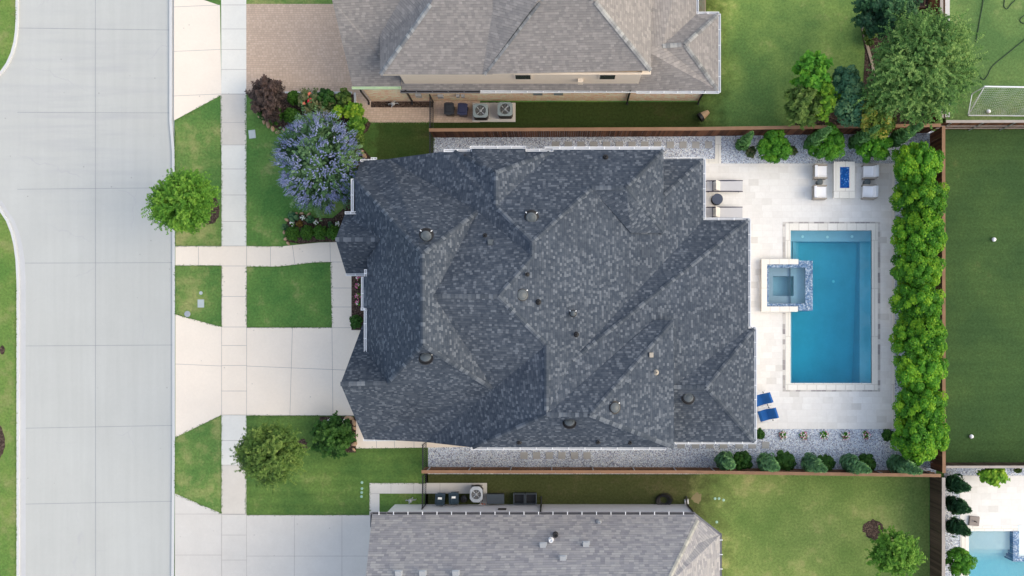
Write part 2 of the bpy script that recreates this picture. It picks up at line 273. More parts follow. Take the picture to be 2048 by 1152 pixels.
def watermat(name, absorb, dens):
    m = N(name, 0.05); t = m.t
    tr = m.n('ShaderNodeBsdfTransparent', {'Color': (1, 1, 1)}); gl = m.n('ShaderNodeBsdfGlossy', {'Color': (1, 1, 1), 'Roughness': 0.06})
    bump = m.n('ShaderNodeBump', {'Height': m.noise(m.geo(), 3.0, 4), 'Distance': 0.03, 'Strength': 0.35}).outputs[0]
    m.put(gl.inputs['Normal'], bump)
    fr = m.n('ShaderNodeFresnel', {'IOR': 1.33, 'Normal': bump}).outputs[0]
    ms = m.n('ShaderNodeMixShader', {0: fr, 1: tr.outputs[0], 2: gl.outputs[0]})
    va = m.n('ShaderNodeVolumeAbsorption', {'Color': absorb, 'Density': dens})
    out = [x for x in t.nodes if x.type == 'OUTPUT_MATERIAL'][0]
    t.links.new(ms.outputs[0], out.inputs[0]); t.links.new(va.outputs[0], out.inputs[1]); t.nodes.remove(m.b)
    return m.m
M['water'] = watermat('pool_water', (0.0, 0.92, 0.975), 0.66)
M['water_spa'] = watermat('spa_water', (0.25, 0.80, 0.82), 0.5)
M['water_pale'] = watermat('pale_pool_water', (0.25, 0.86, 0.95), 0.5)

class MB:
    def __init__(s): s.v = []; s.f = []; s.mi = []; s.uv = []; s.tint = []
    def face(s, pts, mi=0, uvs=None):
        b = len(s.v); s.v += [tuple(p) for p in pts]; s.f.append(tuple(range(b, b+len(pts)))); s.mi.append(mi)
        s.uv.append(uvs)
    def box(s, c, size, rz=0.0, mi=0, rot=None, taper=1.0):
        m = rot if rot is not None else Matrix.Rotation(rz, 3, 'Z'); c = Vector(c); h = Vector(size)/2
        p = [c+m@Vector((x*h.x*(taper if z > 0 else 1), y*h.y*(taper if z > 0 else 1), z*h.z)) for z in (-1, 1) for x, y in ((-1, -1), (1, -1), (1, 1), (-1, 1))]
        for f in ((3, 2, 1, 0), (4, 5, 6, 7), (0, 1, 5, 4), (1, 2, 6, 5), (2, 3, 7, 6), (3, 0, 4, 7)): s.face([p[i] for i in f], mi)
        return s
    def prism(s, poly, z0, z1, mi=0, side=None):
        a = sum(poly[i][0]*poly[(i+1) % len(poly)][1]-poly[(i+1) % len(poly)][0]*poly[i][1] for i in range(len(poly)))
        if a < 0: poly = poly[::-1]
        s.face([(p[0], p[1], z1) for p in poly], mi); s.face([(p[0], p[1], z0) for p in poly[::-1]], mi)
        for i in range(len(poly)):
            a, b = poly[i], poly[(i+1) % len(poly)]; s.face([(a[0], a[1], z0), (b[0], b[1], z0), (b[0], b[1], z1), (a[0], a[1], z1)], mi if side is None else side)
        return s
    def tube(s, pts, r, seg=8, mi=0, r1=None, closed=False):
        pts = [Vector(p) for p in pts]; rings = []; n = len(pts)
        for i, p in enumerate(pts):
            d = (pts[min(i+1, n-1)]-pts[max(i-1, 0)]).normalized(); up = Vector((0, 0, 1)) if abs(d.z) < 0.9 else Vector((1, 0, 0))
            a = d.cross(up).normalized(); b = a.cross(d); rr = r if r1 is None else r+(r1-r)*i/(n-1)
            rings.append([p+(a*math.cos(t)+b*math.sin(t))*rr for t in [2*math.pi*j/seg for j in range(seg)]])
        for i in range(n-1):
            for j in range(seg): s.face([rings[i][j], rings[i][(j+1) % seg], rings[i+1][(j+1) % seg], rings[i+1][j]][::-1], mi)
        s.face(rings[0], mi); s.face(rings[-1][::-1], mi)
        return s
    def lathe(s, c, prof, seg=20, mi=0, sx=1, sy=1):
        c = Vector(c); rings = [[c+Vector((r*sx*math.cos(2*math.pi*j/seg), r*sy*math.sin(2*math.pi*j/seg), z)) for j in range(seg)] for r, z in prof]
        for i in range(len(prof)-1):
            for j in range(seg): s.face([rings[i][j], rings[i][(j+1) % seg], rings[i+1][(j+1) % seg], rings[i+1][j]], mi)
        s.face(rings[-1], mi); s.face(rings[0][::-1], mi); return s
    def build(s, name, mats, parent=None, loc=None, smooth=False, weld=True):
        org = Vector((0, 0, 0))
        if parent is not None:
            q = parent
            while q is not None: org = org+q.location; q = q.parent
        l = Vector(loc) if loc is not None else Vector((0, 0, 0)); org = org+l
        me = bpy.data.meshes.new(name); me.from_pydata([tuple(Vector(v)-org) for v in s.v], [], s.f); me.update()
        for m in (mats if isinstance(mats, (list, tuple)) else [mats]): me.materials.append(M[m] if isinstance(m, str) else m)
        me.polygons.foreach_set('material_index', s.mi)
        if any(u is not None for u in s.uv):
            ul = me.uv_layers.new(name='UVMap'); k = 0
            for f, u in zip(s.f, s.uv):
                for i in range(len(f)): ul.data[k].uv = u[i] if u else (0, 0); k += 1
        if s.tint:
            at = me.attributes.new('tint', 'FLOAT', 'FACE'); at.data.foreach_set('value', s.tint)
        if smooth: me.polygons.foreach_set('use_smooth', [True]*len(s.f))
        if smooth and weld:
            import bmesh
            bm = bmesh.new(); bm.from_mesh(me); bmesh.ops.remove_doubles(bm, verts=bm.verts, dist=1e-4); bm.to_mesh(me); bm.free()
        o = bpy.data.objects.new(name, me); col.objects.link(o); o.parent = parent; o.location = l
        return o

def tag(o, label=None, cat=None, group=None, kind=None):
    if label: o['label'] = label
    if cat: o['category'] = cat
    if group: o['group'] = group
    if kind: o['kind'] = kind
    return o
def thing(name, label, cat, loc=(0, 0, 0), group=None, rz=0):
    o = bpy.data.objects.new(name, None); col.objects.link(o); o.location = loc; o.rotation_euler = (0, 0, rz); o.empty_display_size = 0.2
    return tag(o, label, cat, group)
def copy_tree(o, loc=None, rz=None, label=None, scale=None, parent=None):
    c = o.copy(); col.objects.link(c); c.parent = parent
    if loc is not None: c.location = loc
    if rz is not None: c.rotation_euler.z = rz
    if scale is not None: c.scale = scale
    if label: c['label'] = label
    for ch in list(o.children): copy_tree(ch, parent=c)
    return c
def pp(*xy): return [tuple(P(x, y)[:2]) for x, y in xy]
def rect(x0, y0, x1, y1): return pp((x0, y0), (x1, y0), (x1, y1), (x0, y1))

def sheet(name, polys, mats, z, lines=(), lw=0.026, kind='structure'):
    mb = MB()
    for p in polys: mb.prism(p, z-0.12, z)
    for a, b in lines:
        a = P(*a); b = P(*b); d = (b-a); n = Vector((-d.y, d.x, 0)).normalized()*lw/2
        mb.face([(q.x, q.y, z+0.003) for q in ((a-n), (b-n), (b+n), (a+n))], 1)
    for i, f in enumerate(mb.f):
        if mb.mi[i] == 1:
            p = [Vector(mb.v[k]) for k in f]
            if (p[1]-p[0]).cross(p[2]-p[1]).z < 0:
                mb.f[i] = f[::-1]
    o = mb.build(name, mats); tag(o, kind=kind); return o

# ------------------------------------------------------------------ ground and paving
B = 3200
sheet('ground', [pp((349, -B), (2048+B, -B), (2048+B, 1152+B), (349, 1152+B))], 'grass_front', 0.0)
street_lines = [((188, -B), (191, 1152+B))]
for y0, y1 in ((55, 59), (224, 225), (378, 375), (526, 525), (692, 690), (857, 851), (1009, 1003)): street_lines.append(((33, y0), (345, y1)))
for k in range(1, 9): street_lines.append(((33, 1009+155*k), (345, 1003+155*k))); street_lines.append(((33, 55-160*k), (345, 59-160*k)))
st = sheet('street', [pp((-B, -B), (350, -B), (350, 1152+B), (-B, 1152+B))], ['street', 'joint_street'], -0.10, street_lines, 0.035)
def arc(cx, cy, r, a0, a1, n=14): return [(cx+r*math.cos(R(a0+(a1-a0)*i/n)), cy-r*math.sin(R(a0+(a1-a0)*i/n))) for i in range(n+1)]
up = [(31, -B), (31, 40)] + [(30, 62), (27, 84), (21, 106), (12, 126), (0, 143), (-16, 158), (-40, 172), (-80, 180), (-B, 182)]
dn = [(-B, 370), (-80, 372), (-40, 382), (-14, 402), (0, 424), (12, 442), (21, 465), (27, 490), (31, 520), (33, 560), (33, 1152), (32, 1152+B)]
sheet('verge', [pp(*up, (-B, -B))[::1], pp(*dn, (-B, 1152+B))], 'grass_west', 0.0)
def strip(mb, line, wdt, z0, z1, mi=0):                # a band of constant width to the right of a px polyline
    pts = [P(*q) for q in line]
    L = []; Rr = []
    for i, p in enumerate(pts):
        d = (pts[min(i+1, len(pts)-1)]-pts[max(i-1, 0)]); n = Vector((-d.y, d.x, 0)).normalized(); L.append(p); Rr.append(p+n*wdt)
    for i in range(len(pts)-1): mb.prism([tuple(q[:2]) for q in (L[i], L[i+1], Rr[i+1], Rr[i])], z0, z1, mi)
kb = MB(); strip(kb, up, 0.16, -0.2, 0.012); strip(kb, dn, 0.16, -0.2, 0.012)
strip(kb, [(344, -B), (344, 241), (349, 300), (350, 400), (350, 870), (348, 1152), (348, 1152+B)], -0.17, -0.2, 0.012)
tag(kb.build('kerb', 'kerb'), kind='structure')
kp = MB(); strip(kp, [(x+5.2, y) if y >= 520 or y < 60 else (x+5, y+4) for x, y in dn if y > 400], 0.36, -0.15, -0.092); strip(kp, [(338, -B), (338, 241), (343, 300), (344, 870), (342, 1152+B)], 0.25, -0.15, -0.092)
tag(kp.build('gutter_pan', 'gutterpan'), kind='structure')
# grass areas with their own colours; some have house shade painted in
Z1 = 0.004
sheet('verge_lawn', [pp((350, 241), (441, 191), (443, 492), (351, 492)), pp((351, 531), (443, 531), (443, 654), (351, 629)), pp((351, 875), (443, 831), (443, 1027), (350, 987)), pp((405, -30), (440, -30), (440, 11), (405, -3))], 'grass_strip', Z1)
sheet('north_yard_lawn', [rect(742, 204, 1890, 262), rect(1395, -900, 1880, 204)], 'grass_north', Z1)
sheet('side_lawn_shade', [rect(690, 245, 868, 345)], 'grass_nook_shade', Z1+0.003)  # lawn strip laid on only to put the shade between houses into colour
sheet('east_yard_lawn', [rect(1886, 250, 2048+B, 930)], 'grass_east', Z1)
sheet('goal_lawn', [rect(1886, -B, 2048+B, 246)], 'grass_goal', Z1)
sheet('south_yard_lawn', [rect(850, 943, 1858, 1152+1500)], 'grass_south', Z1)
sheet('southwest_lawn', [rect(493, 831, 856, 1030)], 'grass_yard3', Z1)
# concrete
Z2 = 0.012
side_lines = [((443, y), (493, y)) for y in (-60, 10, 58, 99, 139, 188, 245, 290, 338, 390, 443, 492, 532, 593, 654, 691, 731, 782, 830, 881, 930, 1028, 1070, 1120)]
sheet('sidewalk', [pp((440, -B), (490, -B), (493, 560), (493, 830), (492, 1152+B), (442, 1152+B), (443, 831), (443, 560))], ['walk_mid', 'joint'], Z2, side_lines)
sheet('new_sidewalk', [rect(443, 492, 493, 830)], ['walk_new', 'joint'], Z2+0.003, [((443, y), (493, y)) for y in (532, 593, 654, 691, 731, 782)])
sheet('old_sidewalk', [rect(441.5, 188, 491.5, 290), rect(443, 930, 492.5, 1028)], ['walk_old', 'joint'], Z2+0.0025, [((442, 245), (491, 245)), ((443, 188.5), (491, 188.5)), ((443, 290), (491, 290)), ((443, 930), (492, 930))])
sheet('south_sidewalk', [rect(443, 1028, 492, 1152+400)], ['drive_south', 'joint'], Z2+0.003, [((443, y), (492, y)) for y in (1028.7, 1070, 1120)])
sheet('driveway_apron', [pp((348, -160), (388, -30), (405, -1), (440, 11), (443, 190), (348, 241)), pp((351, 629), (443, 654), (443, 830), (351, 875))], ['walk_new', 'joint'], Z2, [((348, 14), (440, 10)), ((348, 103), (441, 99)), ((348, 192), (442, 188)), ((351, 728), (443, 732))])
sheet('south_apron', [pp((350, 987), (443, 1027), (443, 1152+400), (350, 1152+400))], ['drive_south', 'joint'], Z2, [((350, 1028), (443, 1028)), ((350, 1110), (443, 1110))])
sheet('front_path', [rect(351, 492, 443, 531), pp((493, 492), (560, 493), (600, 489), (640, 485), (690, 484), (718, 484), (718, 552), (703, 552), (703, 656), (664, 656), (661, 524), (627, 525), (595, 529), (555, 533), (493, 533))], ['walk_new', 'joint'], Z2,
      [((397, 492), (397, 531)), ((541, 493), (541, 533)), ((585, 491), (590, 530)), ((660, 485), (661, 524)), ((661, 524), (703, 524)), ((662, 576), (703, 576)), ((663, 614), (703, 614)), ((351, 492.6), (443, 492.6)), ((351, 531), (443, 531))])
sheet('driveway', [rect(493, 655, 760, 831)], ['walk_new', 'joint'], Z2+0.004, [((443.5, 531), (443.5, 830)), ((493.5, 492), (493.5, 830)), ((493, 655.5), (715, 655.5)), ((585, 655), (580, 831)), ((664, 655), (666, 831)), ((493, 732), (760, 743)), ((493, 830), (715, 831))])
sheet('garage_side_path', [pp((712, 833), (780, 833), (960, 870), (940, 894), (712, 897))], ['walk_new', 'joint'], Z2-0.003, [((753, 830), (753, 896)), ((789, 870), (789, 896)), ((828, 870), (828, 896))])
sheet('south_side_path', [pp((739, 966), (974, 966), (974, 1008), (960, 1008), (960, 987), (759, 987), (759, 1030), (739, 1030))], ['drive_south', 'joint'], Z2, [((782, 966), (782, 987)), ((827, 966), (827, 987)), ((880, 966), (880, 987)), ((739, 987), (759, 987))])
sheet('south_driveway', [rect(493, 1030, 800, 1552)], ['drive_south', 'joint'], Z2+0.004, [((443.5, 1028), (443.5, 1550)), ((493, 1030), (493, 1550)), ((589, 1030), (588, 1552)), ((684, 1030), (684, 1552)), ((493, 1030.5), (740, 1030.5)), ((493, 1112), (740, 1112))])
sheet('paver_driveway', [pp((487, 8), (780, 8), (780, 205), (742, 205), (742, 190), (487, 188))], 'paver', Z2-0.003)
sheet('paver_path', [pp((709, 180), (960, 180), (960, 245), (742, 245), (728, 236), (712, 215))], 'paver', Z2+0.004)
sheet('paver_surround', [rect(490, -700, 780, 8)], 'grass_strip', Z1)
# gravel, patio
sheet('gravel_bed', [rect(866, 262, 1872, 600), rect(856, 600, 1872, 948)], 'gravel', 0.008)
sheet('patio', [rect(1330, 327, 1783, 858)], 'patio', 0.03)
sheet('patio_edge', [rect(1783.3, 327, 1789, 858)], 'coping', 0.034)
sheet('patio_step', [rect(1430, 272, 1442, 327), rect(1400, 318, 1430, 322), rect(1400, 322.5, 1430, 327)], 'coping', 0.045)
# mulch beds
Z3 = 0.02
def blob(cx, cy, rx, ry, n=26, j=0.08):
    ph = [random.uniform(-j, j) for _ in range(n)]
    return pp(*[(cx+rx*(1+ph[i])*math.cos(2*math.pi*i/n), cy+ry*(1+ph[i])*math.sin(2*math.pi*i/n)) for i in range(n)])
sheet('mulch_bed', [blob(418, 420, 22, 30), blob(604, 893, 11, 15, j=.2), pp((505, 189), (709, 189), (711, 215), (727, 236), (742, 247), (735, 262), (700, 292), (640, 262), (560, 262), (535, 245), (518, 225)),
      pp((573, 483), (570, 455), (580, 433), (604, 427), (628, 436), (665, 436), (690, 415), (702, 390), (735, 390), (735, 484), (640, 484), (600, 488)),
      rect(703, 548, 740, 660), pp((640, 833), (712, 833), (712, 905), (655, 905), (632, 870)), pp((690, 315), (720, 290), (745, 318), (760, 322), (760, 345), (700, 345)),
      rect(742, 203, 866, 215), pp((1735, -200), (1870, -200), (1870, 250), (1590, 250), (1592, 228), (1720, 215), (1727, 160), (1730, 100), (1722, 60), (1724, 30), (1735, 0)), blob(-6, 885, 16, 34), blob(5, 700, 5, 9),
      blob(1748, 1058, 21, 20, j=0.16), rect(1405, -40, 1412, 28)], 'mulch', Z3)
sheet('bare_earth', [blob(1394, 996, 10, 11, j=.2)], concmat('dry_soil', (0.20, 0.17, 0.09), 0.25), Z3-0.006)
# neighbour pool terrace in the south east
sheet('terrace_gravel', [rect(1888, 936, 2048+400, 1152+400)], 'gravel', 0.010)
sheet('terrace', [pp((1919, 951), (2048+300, 951), (2048+300, 1600), (1922, 1600))], 'patio', 0.03)

# ------------------------------------------------------------------ houses
def roof_mesh(name, mat, facets, parent, fascia=None):
    mb = MB()
    for fi, f in enumerate(facets):
        pts = [P(*q) for q in f]
        nrm = Vector((0, 0, 0))
        for i in range(len(pts)):
            a, b = pts[i], pts[(i+1) % len(pts)]; nrm += Vector(((a.y-b.y)*(a.z+b.z), (a.z-b.z)*(a.x+b.x), (a.x-b.x)*(a.y+b.y)))
        if nrm.z < 0: nrm = -nrm; pts = pts[::-1]
        nrm.normalize(); hz = Vector((nrm.x, nrm.y, 0)).normalized(); upv = Vector((-hz.x*nrm.z, -hz.y*nrm.z, math.hypot(nrm.x, nrm.y))); al = Vector((-hz.y, hz.x, 0))
        mb.face(pts, 0, [(p.dot(al)+fi*3.7, p.dot(upv)+fi*1.9) for p in pts])
    return mb.build(name, mat, parent)
def ridge_caps(edges, mat, parent, wdt=0.12):
    k = 0
    for a, b in edges:
        mb = MB(); a, b = P(*a), P(*b); d = b-a; L = d.length; d.normalize(); s = d.cross(Vector((0, 0, 1))).normalized()
        n = int(L/0.22); k += 5
        for i in range(n):
            p0 = a+d*(i*0.22)+Vector((0, 0, 0.055)); p1 = a+d*((i+1)*0.22)+Vector((0, 0, 0.03))
            for sg in (-1, 1):
                o = s*wdt*sg+Vector((0, 0, -0.055)); f = [p0, p1, p1+o, p0+o]
                if sg > 0: pass
                else: f = f[::-1]
                if (f[1]-f[0]).cross(f[2]-f[1]).z < 0: f = f[::-1]
                mb.face(f, 0, [(k+0.5, (i+.3)*0.23+k*9.1)]*4)
        mb.build('ridge_cap', mat, parent)
def inset(loop, d):
    n = len(loop); a = sum(loop[i].x*loop[(i+1) % n].y-loop[(i+1) % n].x*loop[i].y for i in range(n)); sg = 1 if a > 0 else -1
    out = []
    for i in range(n):
        p, q, r = loop[i-1], loop[i], loop[(i+1) % n]
        e1 = Vector((q.x-p.x, q.y-p.y)); e2 = Vector((r.x-q.x, r.y-q.y))
        if e1.length < 1e-3: e1 = e2
        if e2.length < 1e-3: e2 = e1
        n1 = Vector((-e1.y, e1.x)).normalized()*sg; n2 = Vector((-e2.y, e2.x)).normalized()*sg
        m = n1+n2
        m = m/max(0.35, m.dot(n1)) if m.length > 0.2 else n1
        out.append(Vector((q.x+m.x*d, q.y+m.y*d, q.z)))
    return out
def walls(loop, parent, wallmat, fasciamat, ins=0.35, drop=0.2):
    L = [P(*q) for q in loop]; fb = MB(); n = len(L)
    for i in range(n):
        a, b = L[i], L[(i+1) % n]
        fb.face([a+Vector((0, 0, -.004)), b+Vector((0, 0, -.004)), b-Vector((0, 0, drop)), a-Vector((0, 0, drop))])
    I = inset(L, ins); wb = MB()
    for i in range(n):
        a, b = I[i], I[(i+1) % n]
        wb.face([(a.x, a.y, 0), (b.x, b.y, 0), (b.x, b.y, b.z-0.12), (a.x, a.y, a.z-0.12)])
        fb.face([L[i]-Vector((0, 0, drop)), L[(i+1) % n]-Vector((0, 0, drop)), b-Vector((0, 0, drop)), a-Vector((0, 0, drop))])
    wb.build('wall', wallmat, parent); fb.build('fascia', fasciamat, parent)
def step_wall(segs, parent, mat, h=2.6):
    for a, b in segs:
        u, v = P(*a), P(*b); mb = MB()
        iu = u+(Vector((CX, CY, u.z))-u)*0.03; iv = v+(Vector((CX, CY, v.z))-v)*0.03
        mb.face([iu-Vector((0, 0, .03)), iv-Vector((0, 0, .03)), iv-Vector((0, 0, h)), iu-Vector((0, 0, h))]); mb.build('upper_wall', mat, parent)
def gutter(parent, a, b, z, mat='white', inm='gutter_in', wdt=0.13, straps=True):
    a, b = P(a[0], a[1], z), P(b[0], b[1], z); d = (b-a); L = d.length; ang = math.atan2(d.y, d.x); c = (a+b)/2; rt = Matrix.Rotation(ang, 3, 'Z'); n = rt@Vector((0, 1, 0))
    mb = MB(); mb.box(c-Vector((0, 0, .10)), (L, wdt, 0.02), ang, 1)
    for sg in (-1, 1): mb.box(c+n*sg*(wdt/2)-Vector((0, 0, .055)), (L, 0.028, 0.11), ang)
    for sg in (-1, 1): mb.box(c+rt@Vector((sg*L/2, 0, 0))-Vector((0, 0, .055)), (0.028, wdt+.028, 0.112), ang)
    if straps:
        k = max(1, int(L/0.95))
        for i in range(1, k+1): mb.box(a+d*(i/(k+1))+Vector((0, 0, -.002)), (0.05, wdt+.04, 0.018), ang)
    return mb.build('gutter', [mat, inm], parent)
def dome_vent(parent, px, py, z, r=0.36, tilt=(0, 0), mat='vent'):
    c = P(px, py, z)
    mb = MB(); mb.lathe((0, 0, 0), [(r*1.22, 0.0), (r*1.2, 0.04), (r*0.8, 0.06), (r*0.78, 0.13), (r*1.02, 0.13), (r*1.0, 0.16), (r*0.90, 0.17)], 24, 1); mb.lathe((0, 0, 0), [(r*0.90, 0.165), (r*0.86, 0.20), (r*0.62, 0.235), (r*0.56, 0.225), (r*0.3, 0.25), (0.02, 0.26)], 24, 0)
    for t in (.7, 2.4): mb.box((r*1.15*math.cos(t), r*1.15*math.sin(t), .06), (.10, .05, .03), t, 2)
    m = Euler((tilt[0], tilt[1], 0)).to_matrix(); mb.v = [tuple(m@Vector(v)+c) for v in mb.v]
    return mb.build('roof_vent', [mat, 'black', 'white'], parent)
def pipe_vent(parent, px, py, z, r=0.06, h=0.4, mat='black', base=0.17, bm='vent'):
    c = P(px, py, z)-Vector((0, 0, .08)); mb = MB(); mb.lathe(c, [(base, 0), (base*0.9, 0.06), (r*1.2, 0.14), (r, 0.16), (r, h), (r*0.6, h), (r*0.6, h-.1)], 12, 0)
    return mb.build('vent_pipe', mat, parent)
def box_vent(parent, px, py, z, s=0.3, mat='vent', tilt=0):
    mb = MB(); c = P(px, py, z); rt = Euler((tilt, 0, 0)).to_matrix()
    mb.box(c+Vector((0, 0, .03)), (s*1.35, s*1.35, 0.02), rot=rt); mb.box(c+Vector((0, 0, .12)), (s, s*1.1, 0.16), rot=rt, taper=0.85); mb.box(c+Vector((0, 0, .21)), (s*1.05, s*1.15, 0.03), rot=rt)
    return mb.build('box_vent', mat, parent)
def downspout(parent, px, py, z, foot=0.3, mat='black', dx=0, dy=-1):
    t = P(px, py, z); mb = MB(); mb.tube([t, Vector((t.x, t.y, z-.25))+Vector((-dx*.25, -dy*.25, 0)), Vector((t.x-dx*.25, t.y-dy*.25, 0.25)), Vector((t.x-dx*.05, t.y-dy*.05, 0.08))], 0.055, 6)
    return mb.build('downspout', mat, parent)

hm = thing('house', 'large house under a dark charcoal shingle roof of many hips and gables beside the pool', 'house', P(1100, 600))
a = (722, 322, 3.0); b = (709, 357, 4.6); c4 = (708, 427, 4.4); P1 = (845, 508, 10.5); P2 = (846, 690, 10.5)
g1a = (671, 479, 6.7); g1b = (760, 479, 6.8); v1 = (777, 318, 3.5); v2 = (955, 423, 7.0)
w1 = (886, 303, 5.5); w2 = (908, 303, 5.6); n1 = (992, 345, 7.5); n2 = (992, 413, 7.6); t1 = (1064, 484, 8.82); t2 = (1064, 513, 8.82)
r1 = (868, 592, 9.83); r2 = (996, 593, 9.83); q1 = (1093, 690, 8.37); q2 = (1093, 829, 8.37); s1 = (986, 778, 6.8); q3 = (1180, 830, 8.4)
e1 = (1183, 376, 6.95); e2 = (1252, 375, 7.0); ne = (1327, 299, 5.6); se = (1327, 466, 4.62); hp = (1145, 720, 7.5)
g2a = (681, 768, 8.1); g2b = (775, 766, 7.9); gl = (728, 878, 3.0); w4 = (850, 884, 3.5); sw = (945, 895, 5.6)
ap = (1413, 775, 5.1); ap2 = (1340, 774, 5.1)
facets = [[a, v1, v2, P1, b], [b, P1, P2, g2b, (734, 704, 5.57), (734, 547, 5.57), (734, 520, 5.5), g1b, c4],
          [(690, 427, 4.0), g1a, g1b, c4], [g1a, (692, 547, 4.0), (742, 547, 4.0), g1b],
          [v1, w1, w2, n1, n2, t1, t2, v2], [w2, (1105, 303, 5.6), n1], [n1, (1105, 303, 5.6), n2],
          [(1105, 303, 5.6), (1105, 299, 5.6), ne, e2, e1, t1, n2], [ne, se, e2], [e2, e1, (1262, 466, 5.62), se],
          [t2, t1, e1, (1320, 398, 4.5), (1407, 318, 3.0), (1407, 440, 3.0), hp, q2, q1, r2],
          [(1315, 318, 3.0), (1407, 318, 3.0), (1320, 398, 4.5)], [(1407, 440, 3.0), (1497, 440, 3.0), hp],
          [hp, (1497, 440, 3.0), (1497, 657, 3.0), (1348, 772, 5.05), (1330, 772, 5.25), (1308, 640, 5.55), q2],
          [(1497, 657, 3.0), (1509, 657, 3.0), ap, ap2, (1348, 772, 5.05)], [(1509, 657, 3.0), (1509, 884, 3.0), ap], [ap, (1509, 884, 3.0), (1335, 884, 3.0), ap2],
          [q2, q3, (1348, 640, 5.6), (1308, 640, 5.6)], [q3, (1348, 640, 5.6), (1348, 895, 5.6)], [sw, (1348, 895, 5.6), q3, q2],
          [sw, q2, q1, s1, w4], [r1, r2, q1, s1], [P1, v2, r1, s1, P2], [r1, r2, t2, v2],
          [P2, s1, w4, gl, g2a, g2b], [g2a, g2b, (764, 642, 3.0), (728, 642, 3.0)],
          [(727, 553, 5.55), (727, 616, 5.55), (754, 616, 6.6), (754, 553, 6.6)],
          [(944, 297, 5.65), (1051, 297, 5.65), (1051, 321, 6.35), (1010, 337, 7.15), (975, 337, 7.15), (944, 321, 6.35)]]
roof_mesh('roof', 'roof_dark', facets, hm)
loop = [a, v1, w1, w2, (944, 303, 5.6), (944, 297, 5.6), (1051, 297, 5.6), (1051, 303, 5.6), (1105, 303, 5.6), (1105, 299, 5.6), ne, (1317, 318, 3.0), (1407, 318, 3.0), (1407, 440, 3.0), (1497, 440, 3.0), (1497, 657, 3.0),
        (1509, 657, 3.0), (1509, 884, 3.0), (1337, 884, 3.0), (1348, 895, 5.6), sw, w4, gl, g2a, (728, 642, 3.0), (734, 640, 5.57), (734, 560, 5.57), (733, 547, 4.0), (692, 547, 4.0), g1a, (690, 427, 4.0), c4, b]
walls(loop, hm, 'brick_main', 'gutter_in')
step_wall([(ne, se), ((1348, 640, 5.6), (1348, 895, 5.6))], hm, 'brick_main', 2.7)
step_wall([((1308, 640, 5.6), (1348, 640, 5.6)), ((734, 640, 5.57), (734, 705, 5.57)), ((727, 553, 5.5), (754, 553, 6.5)), ((727, 616, 5.5), (754, 616, 6.5)), ((727, 553, 5.5), (727, 616, 5.5)), ((944, 297, 5.6), (944, 321, 6.3)), ((1051, 297, 5.6), (1051, 321, 6.3))], hm, 'brick_main', 1.2)
caps = [(b, P1), (P1, P2), (P2, g2b), (P2, s1), (P1, v2), (g1a, g1b), (g2a, g2b), (w2, n1), (n1, (1105, 303, 5.6)), (n1, n2), (n2, t1), (t1, t2), (t2, r2), (r1, r2), (r2, q1), (q1, q2), (t1, e1), (e1, e2), (e2, ne), (e2, se),
        (hp, (1497, 440, 3.0)), (q2, q3), (q3, (1348, 640, 5.6)), (q3, (1348, 895, 5.6)), (sw, q2), (ap2, ap), (ap, (1509, 657, 3.0)), (ap, (1509, 884, 3.0)), ((1320, 398, 4.5), (1407, 318, 3.0))]
ridge_caps(caps, 'cap_dark', hm)
for g in [((888, 301), (942, 301), 5.6), ((941, 299), (941, 315), 5.6), ((940, 294.5), (1051, 294.5), 5.65), ((1052, 300.5), (1106, 300.5), 5.6), ((1090, 296), (1328, 296), 5.6), ((1329, 318), (1409, 316.5), 3.0), ((1409, 317), (1409, 438), 3.0),
          ((1407, 438), (1499, 438), 3.0), ((1499, 438), (1499, 656), 3.0), ((1499, 655.5), (1511, 655.5), 3.0), ((1511, 656), (1511, 885), 3.0), ((1350, 885.5), (1512, 885.5), 3.0), ((943, 897), (1332, 897), 5.6), ((727, 879.5), (791, 879.5), 3.0),
          ((730.5, 618), (730.5, 706), 5.6), ((725, 554), (725, 620), 5.55), ((722, 618), (737, 618), 5.6), ((731, 539), (731, 555), 5.6), ((692, 549), (729, 549.5), 4.0), ((690, 425.5), (713, 425.5), 4.6), ((704.5, 358), (704.5, 422), 4.6), ((721, 321), (753, 321), 3.1)]:
    gutter(hm, *g)
gutter(hm, (742, 317.5), (753, 317.5), 3.1)
for v in [(853, 469, 9.9, .32, (R(32), 0)), (852, 718, 9.9, .32, (R(-38), 0)), (1063, 434, 8.0, .33, (R(20), 0)), (1043, 590, 9.0, .33, (0, R(20))), (1228, 815, 7.6, .31, (0, R(18))), (1139, 847, 7.9, .31, (R(-40), 0)), (1376, 797, 4.75, .32, (R(-25), 0))]:
    dome_vent(hm, v[0], v[1], v[2], v[3], v[4])
MBq = dome_vent(hm, 1146, 627, 7.75, 0.17)
for v in [(1053, 549, 8.95), (1076, 604, 8.7), (1152, 669, 7.45), (970, 472, 7.9), (1211, 314, 5.95), (931, 313, 5.85), (1038, 884, 6.1), (1196, 883, 6.1), (1260, 884, 6.0)]: pipe_vent(hm, *v, r=0.07, h=0.35)
pipe_vent(hm, 1312, 745, 6.3, 0.06, 0.35, 'vent_warm')
box_vent(hm, 981, 485, 8.1, 0.24); box_vent(hm, 1302, 710, 6.4, 0.2, 'vent_warm')

